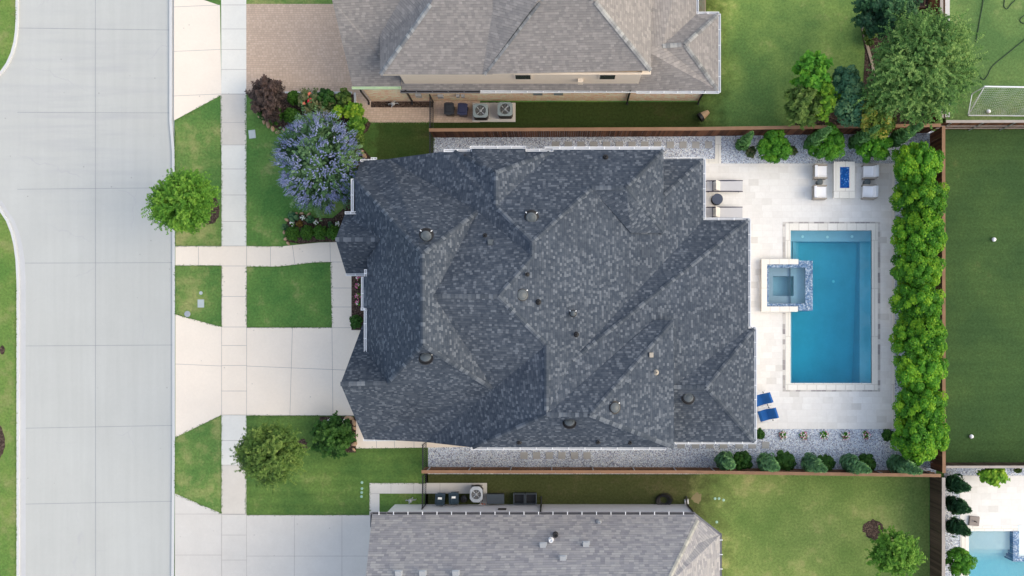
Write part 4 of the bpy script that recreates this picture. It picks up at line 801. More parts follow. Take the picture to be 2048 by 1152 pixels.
# ------------------------------------------------------------------ equipment, bins
def ac_unit(px, py, z, w_, d_, h, label, mat='ac', rz=0.0, chamfer=.12):
    c = P(px, py, h); c.z = 0; o = thing('air_conditioner', label, 'air conditioner', c)
    def oct_(w1, d1, ch_): return [(c.x+x, c.y+y) for x, y in ((-w1/2+ch_, -d1/2), (w1/2-ch_, -d1/2), (w1/2, -d1/2+ch_), (w1/2, d1/2-ch_), (w1/2-ch_, d1/2), (-w1/2+ch_, d1/2), (-w1/2, d1/2-ch_), (-w1/2, -d1/2+ch_))]
    mb = MB(); mb.prism(oct_(w_*.95, d_*.95, chamfer), .05, h-.05); 
    for i in range(13): 
        x = c.x-w_*.42+i*w_*.84/12
        for sg in (-1, 1): mb.box((x, c.y+sg*d_*.475, h/2), (.02, .03, h*.8))
    mb.build('casing', 'ac_side', o)
    mb = MB(); R_ = min(w_, d_)*.385; out = oct_(w_, d_, chamfer); n = 32
    ring = [(c.x+R_*math.cos(2*math.pi*i/n), c.y+R_*math.sin(2*math.pi*i/n)) for i in range(n)]
    def outer(t):
        best = 9
        for i in range(8):
            ax, ay = out[i][0]-c.x, out[i][1]-c.y; bx, by = out[(i+1) % 8][0]-c.x, out[(i+1) % 8][1]-c.y; dx_, dy_ = math.cos(t), math.sin(t)
            det = dx_*(by-ay)-dy_*(bx-ax)
            if abs(det) < 1e-9: continue
            r_ = (ax*(by-ay)-ay*(bx-ax))/det; u = (ax*dy_-ay*dx_)/det
            if r_ > 0 and -1e-6 <= u <= 1+1e-6: best = min(best, r_)
        return (c.x+best*math.cos(t), c.y+best*math.sin(t))
    for i in range(n):
        t0, t1_ = 2*math.pi*i/n, 2*math.pi*(i+1)/n; a_, b_ = ring[i], ring[(i+1) % n]; p, q = outer(t0), outer(t1_)
        mb.face([(p[0], p[1], h), (q[0], q[1], h), (b_[0], b_[1], h+.02), (a_[0], a_[1], h+.02)]); mb.face([(a_[0], a_[1], h+.02), (b_[0], b_[1], h+.02), (b_[0], b_[1], h-.12), (a_[0], a_[1], h-.12)]); mb.face([(q[0], q[1], h), (p[0], p[1], h), (p[0], p[1], h-.06), (q[0], q[1], h-.06)])
    mb.build('top_panel', mat, o)
    mb = MB(); mb.lathe((c.x, c.y, h-.13), [(R_, 0), (R_, .005)], 24); mb.build('fan_well', 'black', o)
    mb = MB()
    for i in range(4):
        t = i*math.pi/2+.5; v = [(c.x+r_*math.cos(t+da), c.y+r_*math.sin(t+da), h-.06+dz) for r_, da, dz in ((.06, -.5, 0), (R_*.92, -.36, -.03), (R_*.92, .42, .03), (.06, .5, .02))]; mb.face(v)
    mb.lathe((c.x, c.y, h-.07), [(.07, 0), (.07, .04), (.02, .06)], 12); mb.build('fan', 'steel', o)
    mb = MB()
    for r_ in (R_*.3, R_*.55, R_*.8, R_*.98): mb.tube([(c.x+r_*math.cos(t), c.y+r_*math.sin(t), h+.01) for t in [2*math.pi*i/20 for i in range(21)]], .005, 4)
    for i in range(4): t = i*math.pi/4; mb.tube([(c.x-R_*math.cos(t), c.y-R_*math.sin(t), h+.01), (c.x+R_*math.cos(t), c.y+R_*math.sin(t), h+.01)], .004, 3)
    mb.build('fan_guard', mat, o)
    return o
ac_unit(961, 221, 0, .93, .86, .9, 'grey green air conditioner left of the pair by the brick wall'); ac_unit(1010, 218, 0, .93, .86, .9, 'grey green air conditioner right of the pair by the brick wall')
ac_unit(952.5, 989, 0, .78, .98, .9, 'pale grey air conditioner on the narrow path behind the south house', 'ac_pale', chamfer=.2)
tag(MB().prism(rect(945, 206, 1031, 244), 0, .06).build('equipment_pad', 'drive_south'), 'square concrete pad under the two air conditioners', 'concrete pad')
def wheelie(px, py, mat, lid, label, rz=0.0, sticker=False, w_=.6, d_=.68, h=1.05):
    o = thing('wheeled_bin', label, 'bin', (0, 0, 0))
    mb = MB(); mb.box((0, 0, .53), (w_*.86, d_*.84, h-.12)); mb.v = [((v[0]*(.82+.18*v[2]), v[1]*(.82+.18*v[2]), v[2])) for v in mb.v]; mb.build('body', mat, o)
    mb = MB(); mb.box((0, .02, h), (w_, d_, .06)); mb.box((0, .04, h+.04), (w_*.8, d_*.75, .05), taper=.85); mb.box((0, -d_*.5, h-.01), (w_*.5, .06, .04)); mb.build('lid', lid, o)
    mb = MB(); mb.tube([(-w_*.38, d_*.5, h-.02), (-w_*.34, d_*.58, h), (w_*.34, d_*.58, h), (w_*.38, d_*.5, h-.02)], .02, 6); mb.build('handle', lid, o)
    for s in (-1, 1): mb = MB(); mb.tube([(s*w_*.36-.03, d_*.42, .11), (s*w_*.36+.03, d_*.42, .11)], .11, 14); mb.build('wheel', 'black', o)
    if sticker: mb = MB(); mb.box((0, -.05, h+.068), (.24, .13, .004)); mb.build('sticker', 'petal_w', o)
    c = P(px, py, 1.05); o.location = (c.x, c.y, .01); o.rotation_euler.z = rz; return o
wheelie(898, 218, 'bin_black', 'bin_black', 'black wheeled bin, left of the two by the brick wall', 0); wheelie(925, 219, 'bin_navy', 'bin_navy', 'navy wheeled bin next to the air conditioners by the brick wall', R(-4))
wheelie(880, 998, 'bin_blue', 'bin_lid', 'blue wheeled bin with white sticker behind the south house', R(176), True); wheelie(907.5, 996, 'bin_black', 'bin_lid', 'black wheeled bin with small white badge behind the south house', R(182), True)
c = P(991, 998, .6); o = thing('deck_box', 'slate grey storage box with flat lid against the white wall', 'storage box', (c.x, c.y, 0))
mb = MB(); mb.box((c.x, c.y, .29), (1.02, .55, .56)); mb.build('box_body', 'slate', o); mb = MB(); mb.box((c.x, c.y, .60), (1.08, .60, .05)); mb.build('lid', 'slate', o)
for px, lb in ((1038, 'dark open planter tub, left of the two against the white wall'), (1062, 'dark open planter tub, right of the two against the white wall')):
    c = P(px, 998, .5); mb = MB(); w_, d_, t_ = .70, .68, .05
    for sx in (-1, 1): mb.box((c.x+sx*(w_/2-t_/2), c.y, .26), (t_, d_, .52)); mb.box((c.x, c.y+sx*(d_/2-t_/2), .26), (w_-2*t_, t_, .52))
    mb.box((c.x, c.y, .06), (w_-.1, d_-.1, .1), mi=1); tag(mb.build('planter_tub', ['slate', 'black'], None, (c.x, c.y, 0)), lb, 'planter', 'open tubs by the white wall')
c = P(928, 998, .3); mb = MB(); mb.lathe((c.x, c.y, 0), [(.17, 0), (.22, .2), (.2, .45), (.09, .47), (.08, .4)], 18); tag(mb.build('round_canister', 'black', None, (c.x, c.y, 0)), 'black round canister squeezed between bin and pale air conditioner', 'canister')
c = P(965, 1011, .1); mb = MB()
for i in range(16): mb.box((c.x+random.uniform(-.2, .2), c.y+random.uniform(-.1, .1), .08+random.uniform(0, .15)), (.12, .08, .05), random.uniform(0, 3), i % 2)
tag(mb.build('toy_heap', ['petal_w', 'coral'], None, (c.x, c.y, 0)), 'small heap of yellow and orange things beside the pale air conditioner', 'clutter')
c = P(1328, 1000, .1); mb = MB()
for k in range(16):
    r_ = .2+.18*random.random(); cx_, cy_ = random.uniform(-.08, .1), random.uniform(-.06, .06); mb.tube([(c.x+cx_+r_*1.25*math.cos(t), c.y+cy_+r_*math.sin(t), .04+.012*k) for t in [2*math.pi*i/18 for i in range(19)]], .022, 5)
tag(mb.build('coiled_hose', 'black', None, (c.x, c.y, 0)), 'black coiled garden hose heaped on grass by the white wall', 'hose')
mb = MB(); c = P(1373, 1003); mb.box((c.x, c.y, .05), (.28, .34, .1), .1, taper=.8); tag(mb.build('splash_block', 'gutterpan', None, (c.x, c.y, 0)), 'small grey splash block under the downspout near the cut roof corner', 'splash block')
# utilities: backflow preventers
for px, py, lb in ((786, 208, 'grey backflow valve in mulch below the brick wall'), (821, 1001, 'grey gas meter beside the gate of the south house')):
    c = P(px, py, .3); mb = MB(); mb.lathe((c.x, c.y, .25), [(.03, 0), (.12, .06), (.13, .18), (.06, .26), (.02, .28)], 14); mb.tube([(c.x-.3, c.y, .0), (c.x-.3, c.y, .3), (c.x+.32, c.y+.05, .32), (c.x+.32, c.y+.05, 0)], .03, 6); mb.tube([(c.x-.1, c.y-.2, .3), (c.x+.15, c.y+.2, .35)], .035, 6)
    tag(mb.build('utility_valve', 'steel', None, (c.x, c.y, 0)), lb, 'valve')
for px, py, sx, sy, rz, lb, mt in ((504.5, 268.5, .42, .52, .12, 'pale rectangular utility cover in the lawn beside the lavender tree', 'meter'), (402, 607, .4, .5, 0, 'pale rectangular water meter lid in the verge', 'meter')):
    c = P(px, py); mb = MB(); mb.box((c.x, c.y, .02), (sx, sy, .04), rz); mb.box((c.x, c.y, .042), (sx*.85, sy*.85, .006), rz); mb.box((c.x, c.y-sy*.3, .047), (.06, .03, .006), rz); tag(mb.build('utility_cover', mt, None, (c.x, c.y, 0)), lb, 'utility cover')
for px, py, r_, mt, lb in ((402, 586, .11, 'meter', 'small round pale cap in the verge above the meter lid'), (375, 628, .19, 'steel', 'round grey metal cover in the verge beside the driveway apron')):
    c = P(px, py); mb = MB(); mb.lathe((c.x, c.y, 0), [(r_, 0), (r_, .03), (r_*.85, .04), (r_*.2, .045)], 18); tag(mb.build('round_cover', mt, None, (c.x, c.y, 0)), lb, 'utility cover')
for px, py, lb in ((724, 965, 'topmost pale green sprinkler cap in the row of four on the lawn'), (724, 977, 'second pale green sprinkler cap from the top on the lawn'), (723.5, 985, 'third pale green sprinkler cap from the top on the lawn'), (723, 993, 'lowest pale green sprinkler cap in the row of four'),
                   (1430, 997, 'left pale green cap of three in the south lawn'), (1438, 997, 'middle pale green cap of three in the south lawn'), (1447, 1000, 'right pale green cap of three in the south lawn'), (1433.5, 1044, 'single pale green cap near the cut roof corner')):
    c = P(px, py); mb = MB(); mb.lathe((c.x, c.y, 0), [(.085, 0), (.085, .02), (.05, .035), (.02, .036)], 14); tag(mb.build('sprinkler_cap', 'pale_green', None, (c.x, c.y, 0)), lb, 'sprinkler cap', 'pale green caps in the lawns')
# goal, balls, hose, pot, umbrella base
g = thing('football_goal', 'white framed football goal with sagging net by the grey capped fence', 'football goal', P(2000, 210))
gt = 1.75; A0 = P(1944, 188); B0 = P(2080, 190); A1 = Vector((A0.x, A0.y, gt)); B1 = Vector((B0.x, B0.y, gt)); A2 = P(1936, 231); B2 = P(2085, 232); A3 = Vector((A2.x-.02, A2.y+.3, .7))
mb = MB(); mb.tube([A1, B1], .05, 8); mb.build('crossbar', 'white', g)
for p, q in ((A0, A1), (B0, B1)): mb = MB(); mb.tube([p, q], .035, 8); mb.build('post', 'white', g)
mb = MB(); mb.tube([A2, B2], .04, 8); mb.tube([A0, A2], .03, 8); mb.tube([B0, B2], .03, 8); mb.build('ground_bar', 'white', g)
for p, q in ((A1, A2), (B1, B2)): mb = MB(); mb.tube([p, q], .03, 8); mb.build('stanchion', 'white', g)
mb = MB(); nu, nv = 44, 18
def netp(u, v): p = A1.lerp(B1, u); q = A2.lerp(B2, u); r_ = p.lerp(q, v); r_.z -= .5*math.sin(math.pi*v)*(.8+.2*math.sin(u*17)); r_.z = max(r_.z, .05); r_.x += .04*math.sin(v*9+u*30); r_.y += .05*math.sin(u*21+v*4)*v; return r_
for i in range(nu+1): mb.tube([netp(i/nu, j/nv) for j in range(nv+1)], .0045, 3)
for j in range(nv+1): mb.tube([netp(i/nu, j/nv) for i in range(nu+1)], .0045, 3)
mb.build('net', 'white', g)
def sphere(c, r_, n=16): 
    mb = MB(); return mb.lathe(c, [(r_*math.sin(math.pi*i/12)+.001, -r_*math.cos(math.pi*i/12)) for i in range(13)], n)
for px, py, lb in ((1977, 223, 'white football inside the goal net'), (1988, 479, 'white ball on dark green lawn, upper one'), (1943, 873, 'pale ball on dark green lawn near the hedge end, lower one')):
    c = P(px, py, .11); tag(sphere(c, .13).build('ball', 'cushion', None, c, True), lb, 'ball')
def curve(name, pts, r_, mat, label, cat):
    q = [P(*p) for p in pts]; out = []
    for i in range(len(q)-1):
        p0, p1, p2, p3 = q[max(i-1, 0)], q[i], q[i+1], q[min(i+2, len(q)-1)]
        for k in range(6):
            t = k/6; out.append(.5*((2*p1)+(p2-p0)*t+(2*p0-5*p1+4*p2-p3)*t*t+(3*p1-p0-3*p2+p3)*t**3))
    out.append(q[-1]); out = [Vector((p.x, p.y, r_+.008)) for p in out]; mb = MB(); mb.tube(out, r_, 6); return tag(mb.build(name, mat, None, out[0]), label, cat)
curve('garden_hose', [(1968, -40), (1966, 0), (1959, 40), (1954, 70), (1951, 84)], .025, 'rubber', 'dark hose running straight down beside the big tree', 'hose')
curve('garden_hose', [(2090, 50), (2048, 80), (2015, 107), (1985, 132), (1975, 150), (1968, 159), (1961, 155), (1960, 150)], .025, 'rubber', 'dark hose slanting across goal lawn with hooked end', 'hose')
curve('garden_hose', [(2012, -20), (2008, 5), (2008, 14), (2014, 18), (2022, 8), (2030, 0), (2040, -20)], .025, 'rubber', 'dark hose loop at the top right edge of the lawn', 'hose')
curve('garden_hose', [(2070, 20), (2044, 34), (2040, 42), (2047, 47), (2070, 46)], .025, 'rubber', 'small dark hose loop touching the right edge', 'hose')
c = P(1405, 232, .2); o = thing('planter_pot', 'tan pot lying on its side with black opening on the north lawn', 'pot', (c.x, c.y, .24))
mb = MB(); rt = Euler((R(90), 0, R(-55))).to_matrix(); mb.lathe((0, 0, 0), [(.13, -.45), (.20, -.2), (.26, .1), (.27, .22), (.22, .22), (.2, .0)], 22); mb.v = [tuple(rt@Vector(v)+c+Vector((0, 0, .04))) for v in mb.v]; mb.build('pot_body', 'terracotta', o)
mb = MB(); mb.lathe((0, 0, 0), [(.285, .05), (.285, .24), (.23, .245)], 22); mb.v = [tuple(rt@Vector(v)+c+Vector((0, 0, .04))) for v in mb.v]; mb.build('rim', 'black', o)
c = P(1948, 1042, .1); o = thing('umbrella_base', 'square taupe umbrella base on the neighbouring pool terrace', 'umbrella base', (c.x, c.y, .03)); mb = MB(); mb.box((c.x, c.y, .11), (.64, .6, .16), -.1, taper=.93); k = mb.build('base_slab', plain('taupe_base', (.27, .23, .21)), o); bv = k.modifiers.new('Bevel', 'BEVEL'); bv.width = .04; bv.segments = 3
mb = MB(); mb.tube([(c.x, c.y, .18), (c.x, c.y, .5)], .035, 8); mb.build('stem', 'black', o)
# rocks round the beds
def rocks(pts, label, grp, s=.28):
    for i, (x, y) in enumerate(pts):
        c = P(x, y); mb = MB(); rr = s*random.uniform(.7, 1.2)
        mb.lathe((0, 0, 0), [(rr*.8, -.02), (rr, .06), (rr*.85, .14), (rr*.4, .18)], 9, sx=1.0, sy=random.uniform(.5, .75)); rt = Matrix.Rotation(random.uniform(0, 3), 3, 'Z')
        mb.v = [tuple(rt@Vector((v[0]*(1+.18*math.sin(5*v[1]+i)), v[1]*(1+.2*math.sin(7*v[0]+i)), v[2]))+c) for v in mb.v]
        tag(mb.build('edging_rock', 'rock', None, c), label, 'rock', grp)
rocks([(529, 243), (537, 250), (546, 258), (556, 265), (568, 262), (582, 258), (600, 253), (613, 246), (522, 232)], 'tan sandstone rock edging the mulch bed beside the brick driveway', 'rocks edging the north bed', .22)
rocks([(593, 427), (604, 427), (618, 430), (574, 440), (569, 465), (572, 478), (577, 487)], 'tan rock edging the flower bed with four clipped balls', 'rocks edging the flower bed', .15)
rocks([(694, 836), (702, 836), (708, 845), (709, 856), (708, 867), (708, 878), (709, 888), (708, 899)], 'reddish sandstone rock beside the garage path', 'rocks beside the garage path', .19)
rocks([(715, 296), (722, 304), (729, 312)], 'brown rock by the bed corner above the roof edge', 'rocks above the roof edge', .16)
eb = MB(); strip(eb, [(1737, -100), (1736, 0), (1728, 20), (1722, 40), (1722, 55), (1728, 80), (1735, 105), (1742, 130), (1746, 160), (1743, 190)], .16, 0, .09)
tag(eb.build('stone_edging', concmat('tan_edging', (.42, .35, .27), .15)), 'curving tan stone edging of the tree bed in the north yard', 'edging')
eb = MB(); strip(eb, [(563, 188), (705, 188)], .13, 0, .1); strip(eb, [(708, 186), (709, 212)], .14, 0, .1); strip(eb, [(716, 230), (724, 237), (734, 243)], .14, 0, .1)
tag(eb.build('stone_edging', 'kerb'), 'white concrete edging round the shrub bed beside the brick driveway', 'edging')

# ------------------------------------------------------------------ plants
def leafquad(mb, c, nrm, s, tint, asp=1.5, axis=None):
    nrm = nrm.normalized(); t = axis if axis is not None else Vector((random.uniform(-1, 1), random.uniform(-1, 1), random.uniform(-1, 1)))
    u = t.cross(nrm)
    if u.length < 1e-3: u = Vector((1, 0, 0)).cross(nrm)
    u.normalize(); v = nrm.cross(u); a_ = u*s*.5; b_ = v*s*.5*asp
    bi = len(mb.v); mb.v += [tuple(c-b_), tuple(c+a_*1.0), tuple(c+b_), tuple(c-a_*1.0)]; mb.f.append((bi, bi+1, bi+2, bi+3)); mb.mi.append(0); mb.uv.append(None); mb.tint.append(min(1, max(0, tint)))
def rdir():
    z = random.uniform(-1, 1); t = random.uniform(0, 2*math.pi); r_ = math.sqrt(1-z*z); return Vector((r_*math.cos(t), r_*math.sin(t), z))
def lobed(rx, ry, rz, nl=38, nleaf=130, ls=.11, lr=.30, tvar=.35, fill=500, low=-.5):
    """clustered crown round the origin: lobes of leaves on an ellipsoid, looser leaves inside"""
    mb = MB(); rm = (rx+ry)/2; ga = math.pi*(3-math.sqrt(5))
    for i in range(nl):
        z = 1-(1-low)*(i+.5)/nl; t = i*ga+random.uniform(-.3, .3); r_ = math.sqrt(max(0, 1-z*z)); rad = random.uniform(.68, 1.0) if i > 2 else random.uniform(.75, .92)
        c = Vector((r_*math.cos(t)*rx*rad, r_*math.sin(t)*ry*rad, z*rz*rad)); q = rm*lr*random.uniform(.7, 1.3); tb = .45+random.uniform(-tvar, tvar)
        for k in range(nleaf):
            d = rdir(); 
            if d.z < -.3: d.z = -d.z
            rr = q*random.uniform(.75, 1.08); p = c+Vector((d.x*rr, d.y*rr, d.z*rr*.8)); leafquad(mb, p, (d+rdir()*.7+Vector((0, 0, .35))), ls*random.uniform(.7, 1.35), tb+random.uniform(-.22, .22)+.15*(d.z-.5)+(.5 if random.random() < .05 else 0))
    for k in range(fill):  # inner leaves tinted dark, putting the crown's inside shade into their colour
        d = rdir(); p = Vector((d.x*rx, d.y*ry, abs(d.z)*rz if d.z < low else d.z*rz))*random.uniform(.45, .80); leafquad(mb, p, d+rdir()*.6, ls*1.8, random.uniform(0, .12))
    return mb
def feathery(rx, ry, rz, nt=260, seg=9, ls=.10, asp=2.4, droop=.25, fill=900, jag=.22, tl=1.0, low=-.35, up=.55, nb=None):
    """crown of boughs, each a fan of outward growing leafy twigs, with gaps between the boughs and an uneven outline"""
    mb = MB(); rm = (rx+ry)/2; lump = [(rdir(), random.uniform(-jag, jag)) for _ in range(9)]; nb = nb or max(16, int(14+nt/34)); per = max(5, int(nt/nb)); ga = math.pi*(3-math.sqrt(5))
    for b in range(nb):
        z = 1-(1-low)*(b+.5)/nb+random.uniform(-.06, .06); z = max(-1, min(1, z)); t = b*ga+random.uniform(-.35, .35); r_ = math.sqrt(max(0, 1-z*z)); d = Vector((r_*math.cos(t), r_*math.sin(t), z))
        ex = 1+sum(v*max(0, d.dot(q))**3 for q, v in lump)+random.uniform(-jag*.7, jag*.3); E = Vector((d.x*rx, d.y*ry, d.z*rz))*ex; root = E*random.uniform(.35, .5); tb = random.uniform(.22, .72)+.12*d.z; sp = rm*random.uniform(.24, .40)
        for i in range(per):
            o_ = rdir()*sp*random.random()**.5; st_ = root.lerp(E, random.uniform(.3, .75))+rdir()*sp*.5; end = E*random.uniform(.84, 1.04)+o_; dirv = (end-st_); Lt = dirv.length
            if Lt < .05: continue
            dirv.normalize(); side = dirv.cross(Vector((0, 0, 1))); side = side.normalized() if side.length > .1 else Vector((1, 0, 0)); bend = rdir()*.16*rm; tt = tb+random.uniform(-.12, .12)
            for k in range(seg):
                t = k/(seg-1); p = st_.lerp(end, t)+bend*math.sin(t*2.2)-Vector((0, 0, droop*t*t*rm*.4)); w_ = (1.25-t)
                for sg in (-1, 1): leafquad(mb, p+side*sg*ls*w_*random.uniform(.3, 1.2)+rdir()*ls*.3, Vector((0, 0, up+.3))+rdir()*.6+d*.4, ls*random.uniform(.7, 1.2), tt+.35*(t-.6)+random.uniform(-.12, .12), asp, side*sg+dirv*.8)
    for k in range(fill):  # darker tinted fill paints the shade seen through gaps between boughs
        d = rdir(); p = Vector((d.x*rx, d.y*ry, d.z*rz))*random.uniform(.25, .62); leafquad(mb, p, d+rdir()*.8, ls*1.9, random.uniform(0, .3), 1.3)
    return mb
def cone(r_, h, n=1500, ls=.085, spike=.25, top=.12):
    mb = MB()
    lump = [(random.uniform(0, 6.28), random.uniform(.1, .9), random.uniform(.65, 1.3)) for _ in range(22)]
    for i in range(n):
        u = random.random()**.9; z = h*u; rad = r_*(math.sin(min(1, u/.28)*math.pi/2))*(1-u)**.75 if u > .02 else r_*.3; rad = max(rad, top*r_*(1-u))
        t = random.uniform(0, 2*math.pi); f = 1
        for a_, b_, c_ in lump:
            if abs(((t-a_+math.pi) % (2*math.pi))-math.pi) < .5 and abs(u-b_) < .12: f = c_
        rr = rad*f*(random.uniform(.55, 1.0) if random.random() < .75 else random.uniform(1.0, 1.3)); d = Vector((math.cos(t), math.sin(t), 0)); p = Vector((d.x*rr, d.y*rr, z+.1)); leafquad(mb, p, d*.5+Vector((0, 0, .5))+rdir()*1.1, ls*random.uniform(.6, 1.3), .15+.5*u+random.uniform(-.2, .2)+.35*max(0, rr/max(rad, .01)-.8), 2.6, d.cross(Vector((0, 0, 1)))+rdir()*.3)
    return mb
def trunk(o, h, r_, spread, base, nb=6, stems=1):
    for s in range(stems):
        a0 = s*2.1; q = base+Vector((math.cos(a0), math.sin(a0), 0))*(.12 if stems > 1 else 0)
        mb = MB(); top = q+Vector((0.1*math.cos(a0), .1*math.sin(a0), h)); mb.tube([q, q.lerp(top, .5)+Vector((.05, -.04, 0)), top], r_, 8, r1=r_*.45); mb.build('trunk', 'bark', o)
    for i in range(nb):
        t = i*2*math.pi/nb+random.uniform(-.3, .3); mb = MB(); p = base+Vector((0, 0, h*random.uniform(.55, .95))); e = base+Vector((math.cos(t)*spread, math.sin(t)*spread, h*random.uniform(1.05, 1.4))); mb.tube([p, p.lerp(e, .5)+Vector((0, 0, .12)), e], r_*.4, 5, r1=r_*.12); mb.build('limb', 'bark', o)
def plant(name, label, cat, px, py, zc, crown, mat, tr=None, group=None, extra=None, rz=0.0, scale=(1, 1, 1)):
    """crown mesh is centred zc above ground where the photo shows it; trunk stands under it"""
    c = P(px, py, zc); base = Vector((c.x, c.y, 0)); o = thing(name, label, cat, base, group)
    me = crown if isinstance(crown, bpy.types.Mesh) else None
    if me is None:
        k = crown.build('crown', mat); me = k.data; k.location = (0, 0, zc)
    else: k = bpy.data.objects.new('crown', me); col.objects.link(k); k.location = (0, 0, zc)
    k.parent = o; k.rotation_euler = (0, 0, rz); k.scale = scale
    if tr: trunk(o, tr[0], tr[1], tr[2], base, tr[3] if len(tr) > 3 else 5)
    return o, me
def pxr(r_, z): return r_/32*(1-z/H)
# hedge of nine broad trees
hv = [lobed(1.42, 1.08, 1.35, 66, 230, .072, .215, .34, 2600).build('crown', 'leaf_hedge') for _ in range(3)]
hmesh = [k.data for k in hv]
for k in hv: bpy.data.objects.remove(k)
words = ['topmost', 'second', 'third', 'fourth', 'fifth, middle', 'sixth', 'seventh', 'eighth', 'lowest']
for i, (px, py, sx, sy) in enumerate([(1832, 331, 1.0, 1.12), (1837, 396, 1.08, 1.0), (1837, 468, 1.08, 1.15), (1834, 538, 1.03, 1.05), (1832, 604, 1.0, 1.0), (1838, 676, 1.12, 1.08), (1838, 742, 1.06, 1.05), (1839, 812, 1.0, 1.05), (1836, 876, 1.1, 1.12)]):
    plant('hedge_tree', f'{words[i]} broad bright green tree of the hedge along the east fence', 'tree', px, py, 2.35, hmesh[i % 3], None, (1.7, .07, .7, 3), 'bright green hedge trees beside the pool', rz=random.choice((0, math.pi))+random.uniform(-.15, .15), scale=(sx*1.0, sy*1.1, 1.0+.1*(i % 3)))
# round hollies north of the patio
rm_ = lobed(.97, .97, 1.0, 34, 220, .072, .27, .25, 800)
o, rme = plant('round_holly', 'round bright green holly, leftmost of three in the gravel north of the patio', 'shrub', 1547, 294, 1.4, rm_, 'leaf_round', (.9, .05, .4, 3), 'round hollies north of the patio')
plant('round_holly', 'round bright green holly, middle of three in the gravel north of the patio', 'shrub', 1656, 288, 1.5, rme, None, (.9, .05, .4, 3), 'round hollies north of the patio', rz=2.0, scale=(1.05, 1.08, 1.1))
plant('round_holly', 'round bright green holly, rightmost of three, under the yellow tipped tree', 'shrub', 1746, 287, 1.5, rme, None, (.9, .05, .4, 3), 'round hollies north of the patio', rz=4.1, scale=(1.12, 1.0, 1.1))
cm = cone(.44, 4.4, 2100, .13).build('crown', 'leaf_conifer'); cmesh = cm.data; bpy.data.objects.remove(cm)
def conifer(px, py, label, me, s=(1, 1, 1), rz=0, grp='columnar junipers in the gravel'):
    c = P(px, py); o = thing('columnar_juniper', label, 'conifer', c, grp); k = bpy.data.objects.new('crown', me); col.objects.link(k); k.parent = o; k.scale = s; k.rotation_euler = (0, 0, rz)
    mb = MB(); mb.tube([c, c+Vector((0, 0, .5))], .05, 6); mb.build('trunk', 'bark', o)
conifer(1476, 296, 'slim green juniper, leftmost of the row north of the patio', cmesh, (.85, .85, .95)); conifer(1612, 294, 'slim green juniper between the left and middle round hollies', cmesh, (1, 1, 1.15), 1); conifer(1700, 292, 'slim green juniper between the middle and right round hollies', cmesh, (1, 1, 1.15), 2); conifer(1778, 289, 'slim green juniper, rightmost of the row north of the patio', cmesh, (1.05, 1.05, 1.2), 3)
cm = cone(.54, 3.9, 2300, .13).build('crown', 'leaf_conifer_blue'); cmesh2 = cm.data; bpy.data.objects.remove(cm)
names5 = ['leftmost', 'second', 'third', 'fourth', 'rightmost']
for i, (px, py, h_) in enumerate([(1443, 917, .95), (1524, 919, 1.05), (1611, 921, 1.1), (1688, 921, 1.2), (1780, 922, 1.25)]): conifer(px, py, f'grey green juniper, {names5[i]} of five leaning outward below the patio', cmesh2, (1, 1, h_), i*1.1, 'grey green junipers below the patio')
rs = lobed(.56, .58, .6, 30, 130, .075, .3, .22, 500); o, rsm = plant('round_shrub', 'round green shrub, leftmost between the junipers below the patio', 'shrub', 1484, 922, .8, rs, 'leaf_dark', None, 'round shrubs between the junipers')
for px, py, s, lb in ((1567, 922, 1.08, 'second'), (1649, 926, .9, 'third'), (1733, 926, .92, 'fourth'), (1816, 926, .85, 'rightmost')): plant('round_shrub', f'round green shrub, {lb} between the junipers below the patio', 'shrub', px, py, .8, rsm, None, None, 'round shrubs between the junipers', rz=px, scale=(s, s, 1))
plant('round_shrub', 'small bright shrub at the foot of the lowest hedge tree', 'shrub', 1775, 870, .5, rsm, None, rz=1.0, scale=(.6, .55, .7)); plant('round_shrub', 'small green shrub beside the house corner below the blue chairs', 'shrub', 1519, 867, .4, rsm, None, rz=2.0, scale=(.55, .5, .6))
# clipped balls
bx = lobed(.42, .42, .40, 46, 70, .05, .24, .12, 500, -.2); 
lb4 = ['leftmost', 'second', 'third', 'rightmost']; bxm = None
for i, (px, py) in enumerate([(586, 467.5), (615, 465.5), (641, 465), (668, 465)]):
    o, bxm = plant('clipped_box_ball', f'clipped box ball, {lb4[i]} of four beside the front path', 'shrub', px, py, .45, bxm or bx, 'leaf_box', None, 'clipped box balls beside the front path', rz=i)
for px, py, s, lb in ((584, 233, 1.15, 'large clipped green ball in the mulch near the lavender tree'), (550, 233, 1.1, 'clipped dark green ball below the maroon shrub'), (588, 196, .95, 'clipped green ball against the white edging of the brick driveway')): plant('clipped_box_ball', lb, 'shrub', px, py, .5, bxm, None, rz=px, scale=(s, s, 1.2))
# north bed shrubs
mr = feathery(1.0, 1.15, 1.1, 420, 10, .085, 2.8, .0, 900, .25); plant('maroon_shrub', 'large dark maroon spiky shrub at the corner of the brick driveway', 'shrub', 535, 197, 1.3, mr, 'leaf_purple', (.8, .04, .4, 6))
plant('green_shrub', 'dark green shrub under the maroon one', 'shrub', 538, 226, .6, lobed(.7, .45, .5, 20, 90, .07, .3), 'leaf_dark')
def flowers(c, spots, mats, r_=.07, n=7):
    mb = MB()
    for (x, y, z, mi, rr) in spots:
        for k in range(n):
            d = rdir(); d.z = abs(d.z); p = Vector((c.x+x, c.y+y, z))+d*rr*.6; t = Vector((d.x, d.y, .9+d.z)).normalized(); u = t.orthogonal().normalized()*rr*.8; v = t.cross(u).normalized()*rr*.8
            mb.face([p-u, p-v, p+u, p+v], mi)
    return mb
o, rme2 = plant('rose_bush', 'rose bush with red and coral blooms in the middle of the mulch bed', 'rose bush', 622, 205, .7, feathery(.72, .75, .65, 230, 7, .075, 1.8, .1, 500, .25), 'leaf_rose')
c = P(622, 203, 1.1)
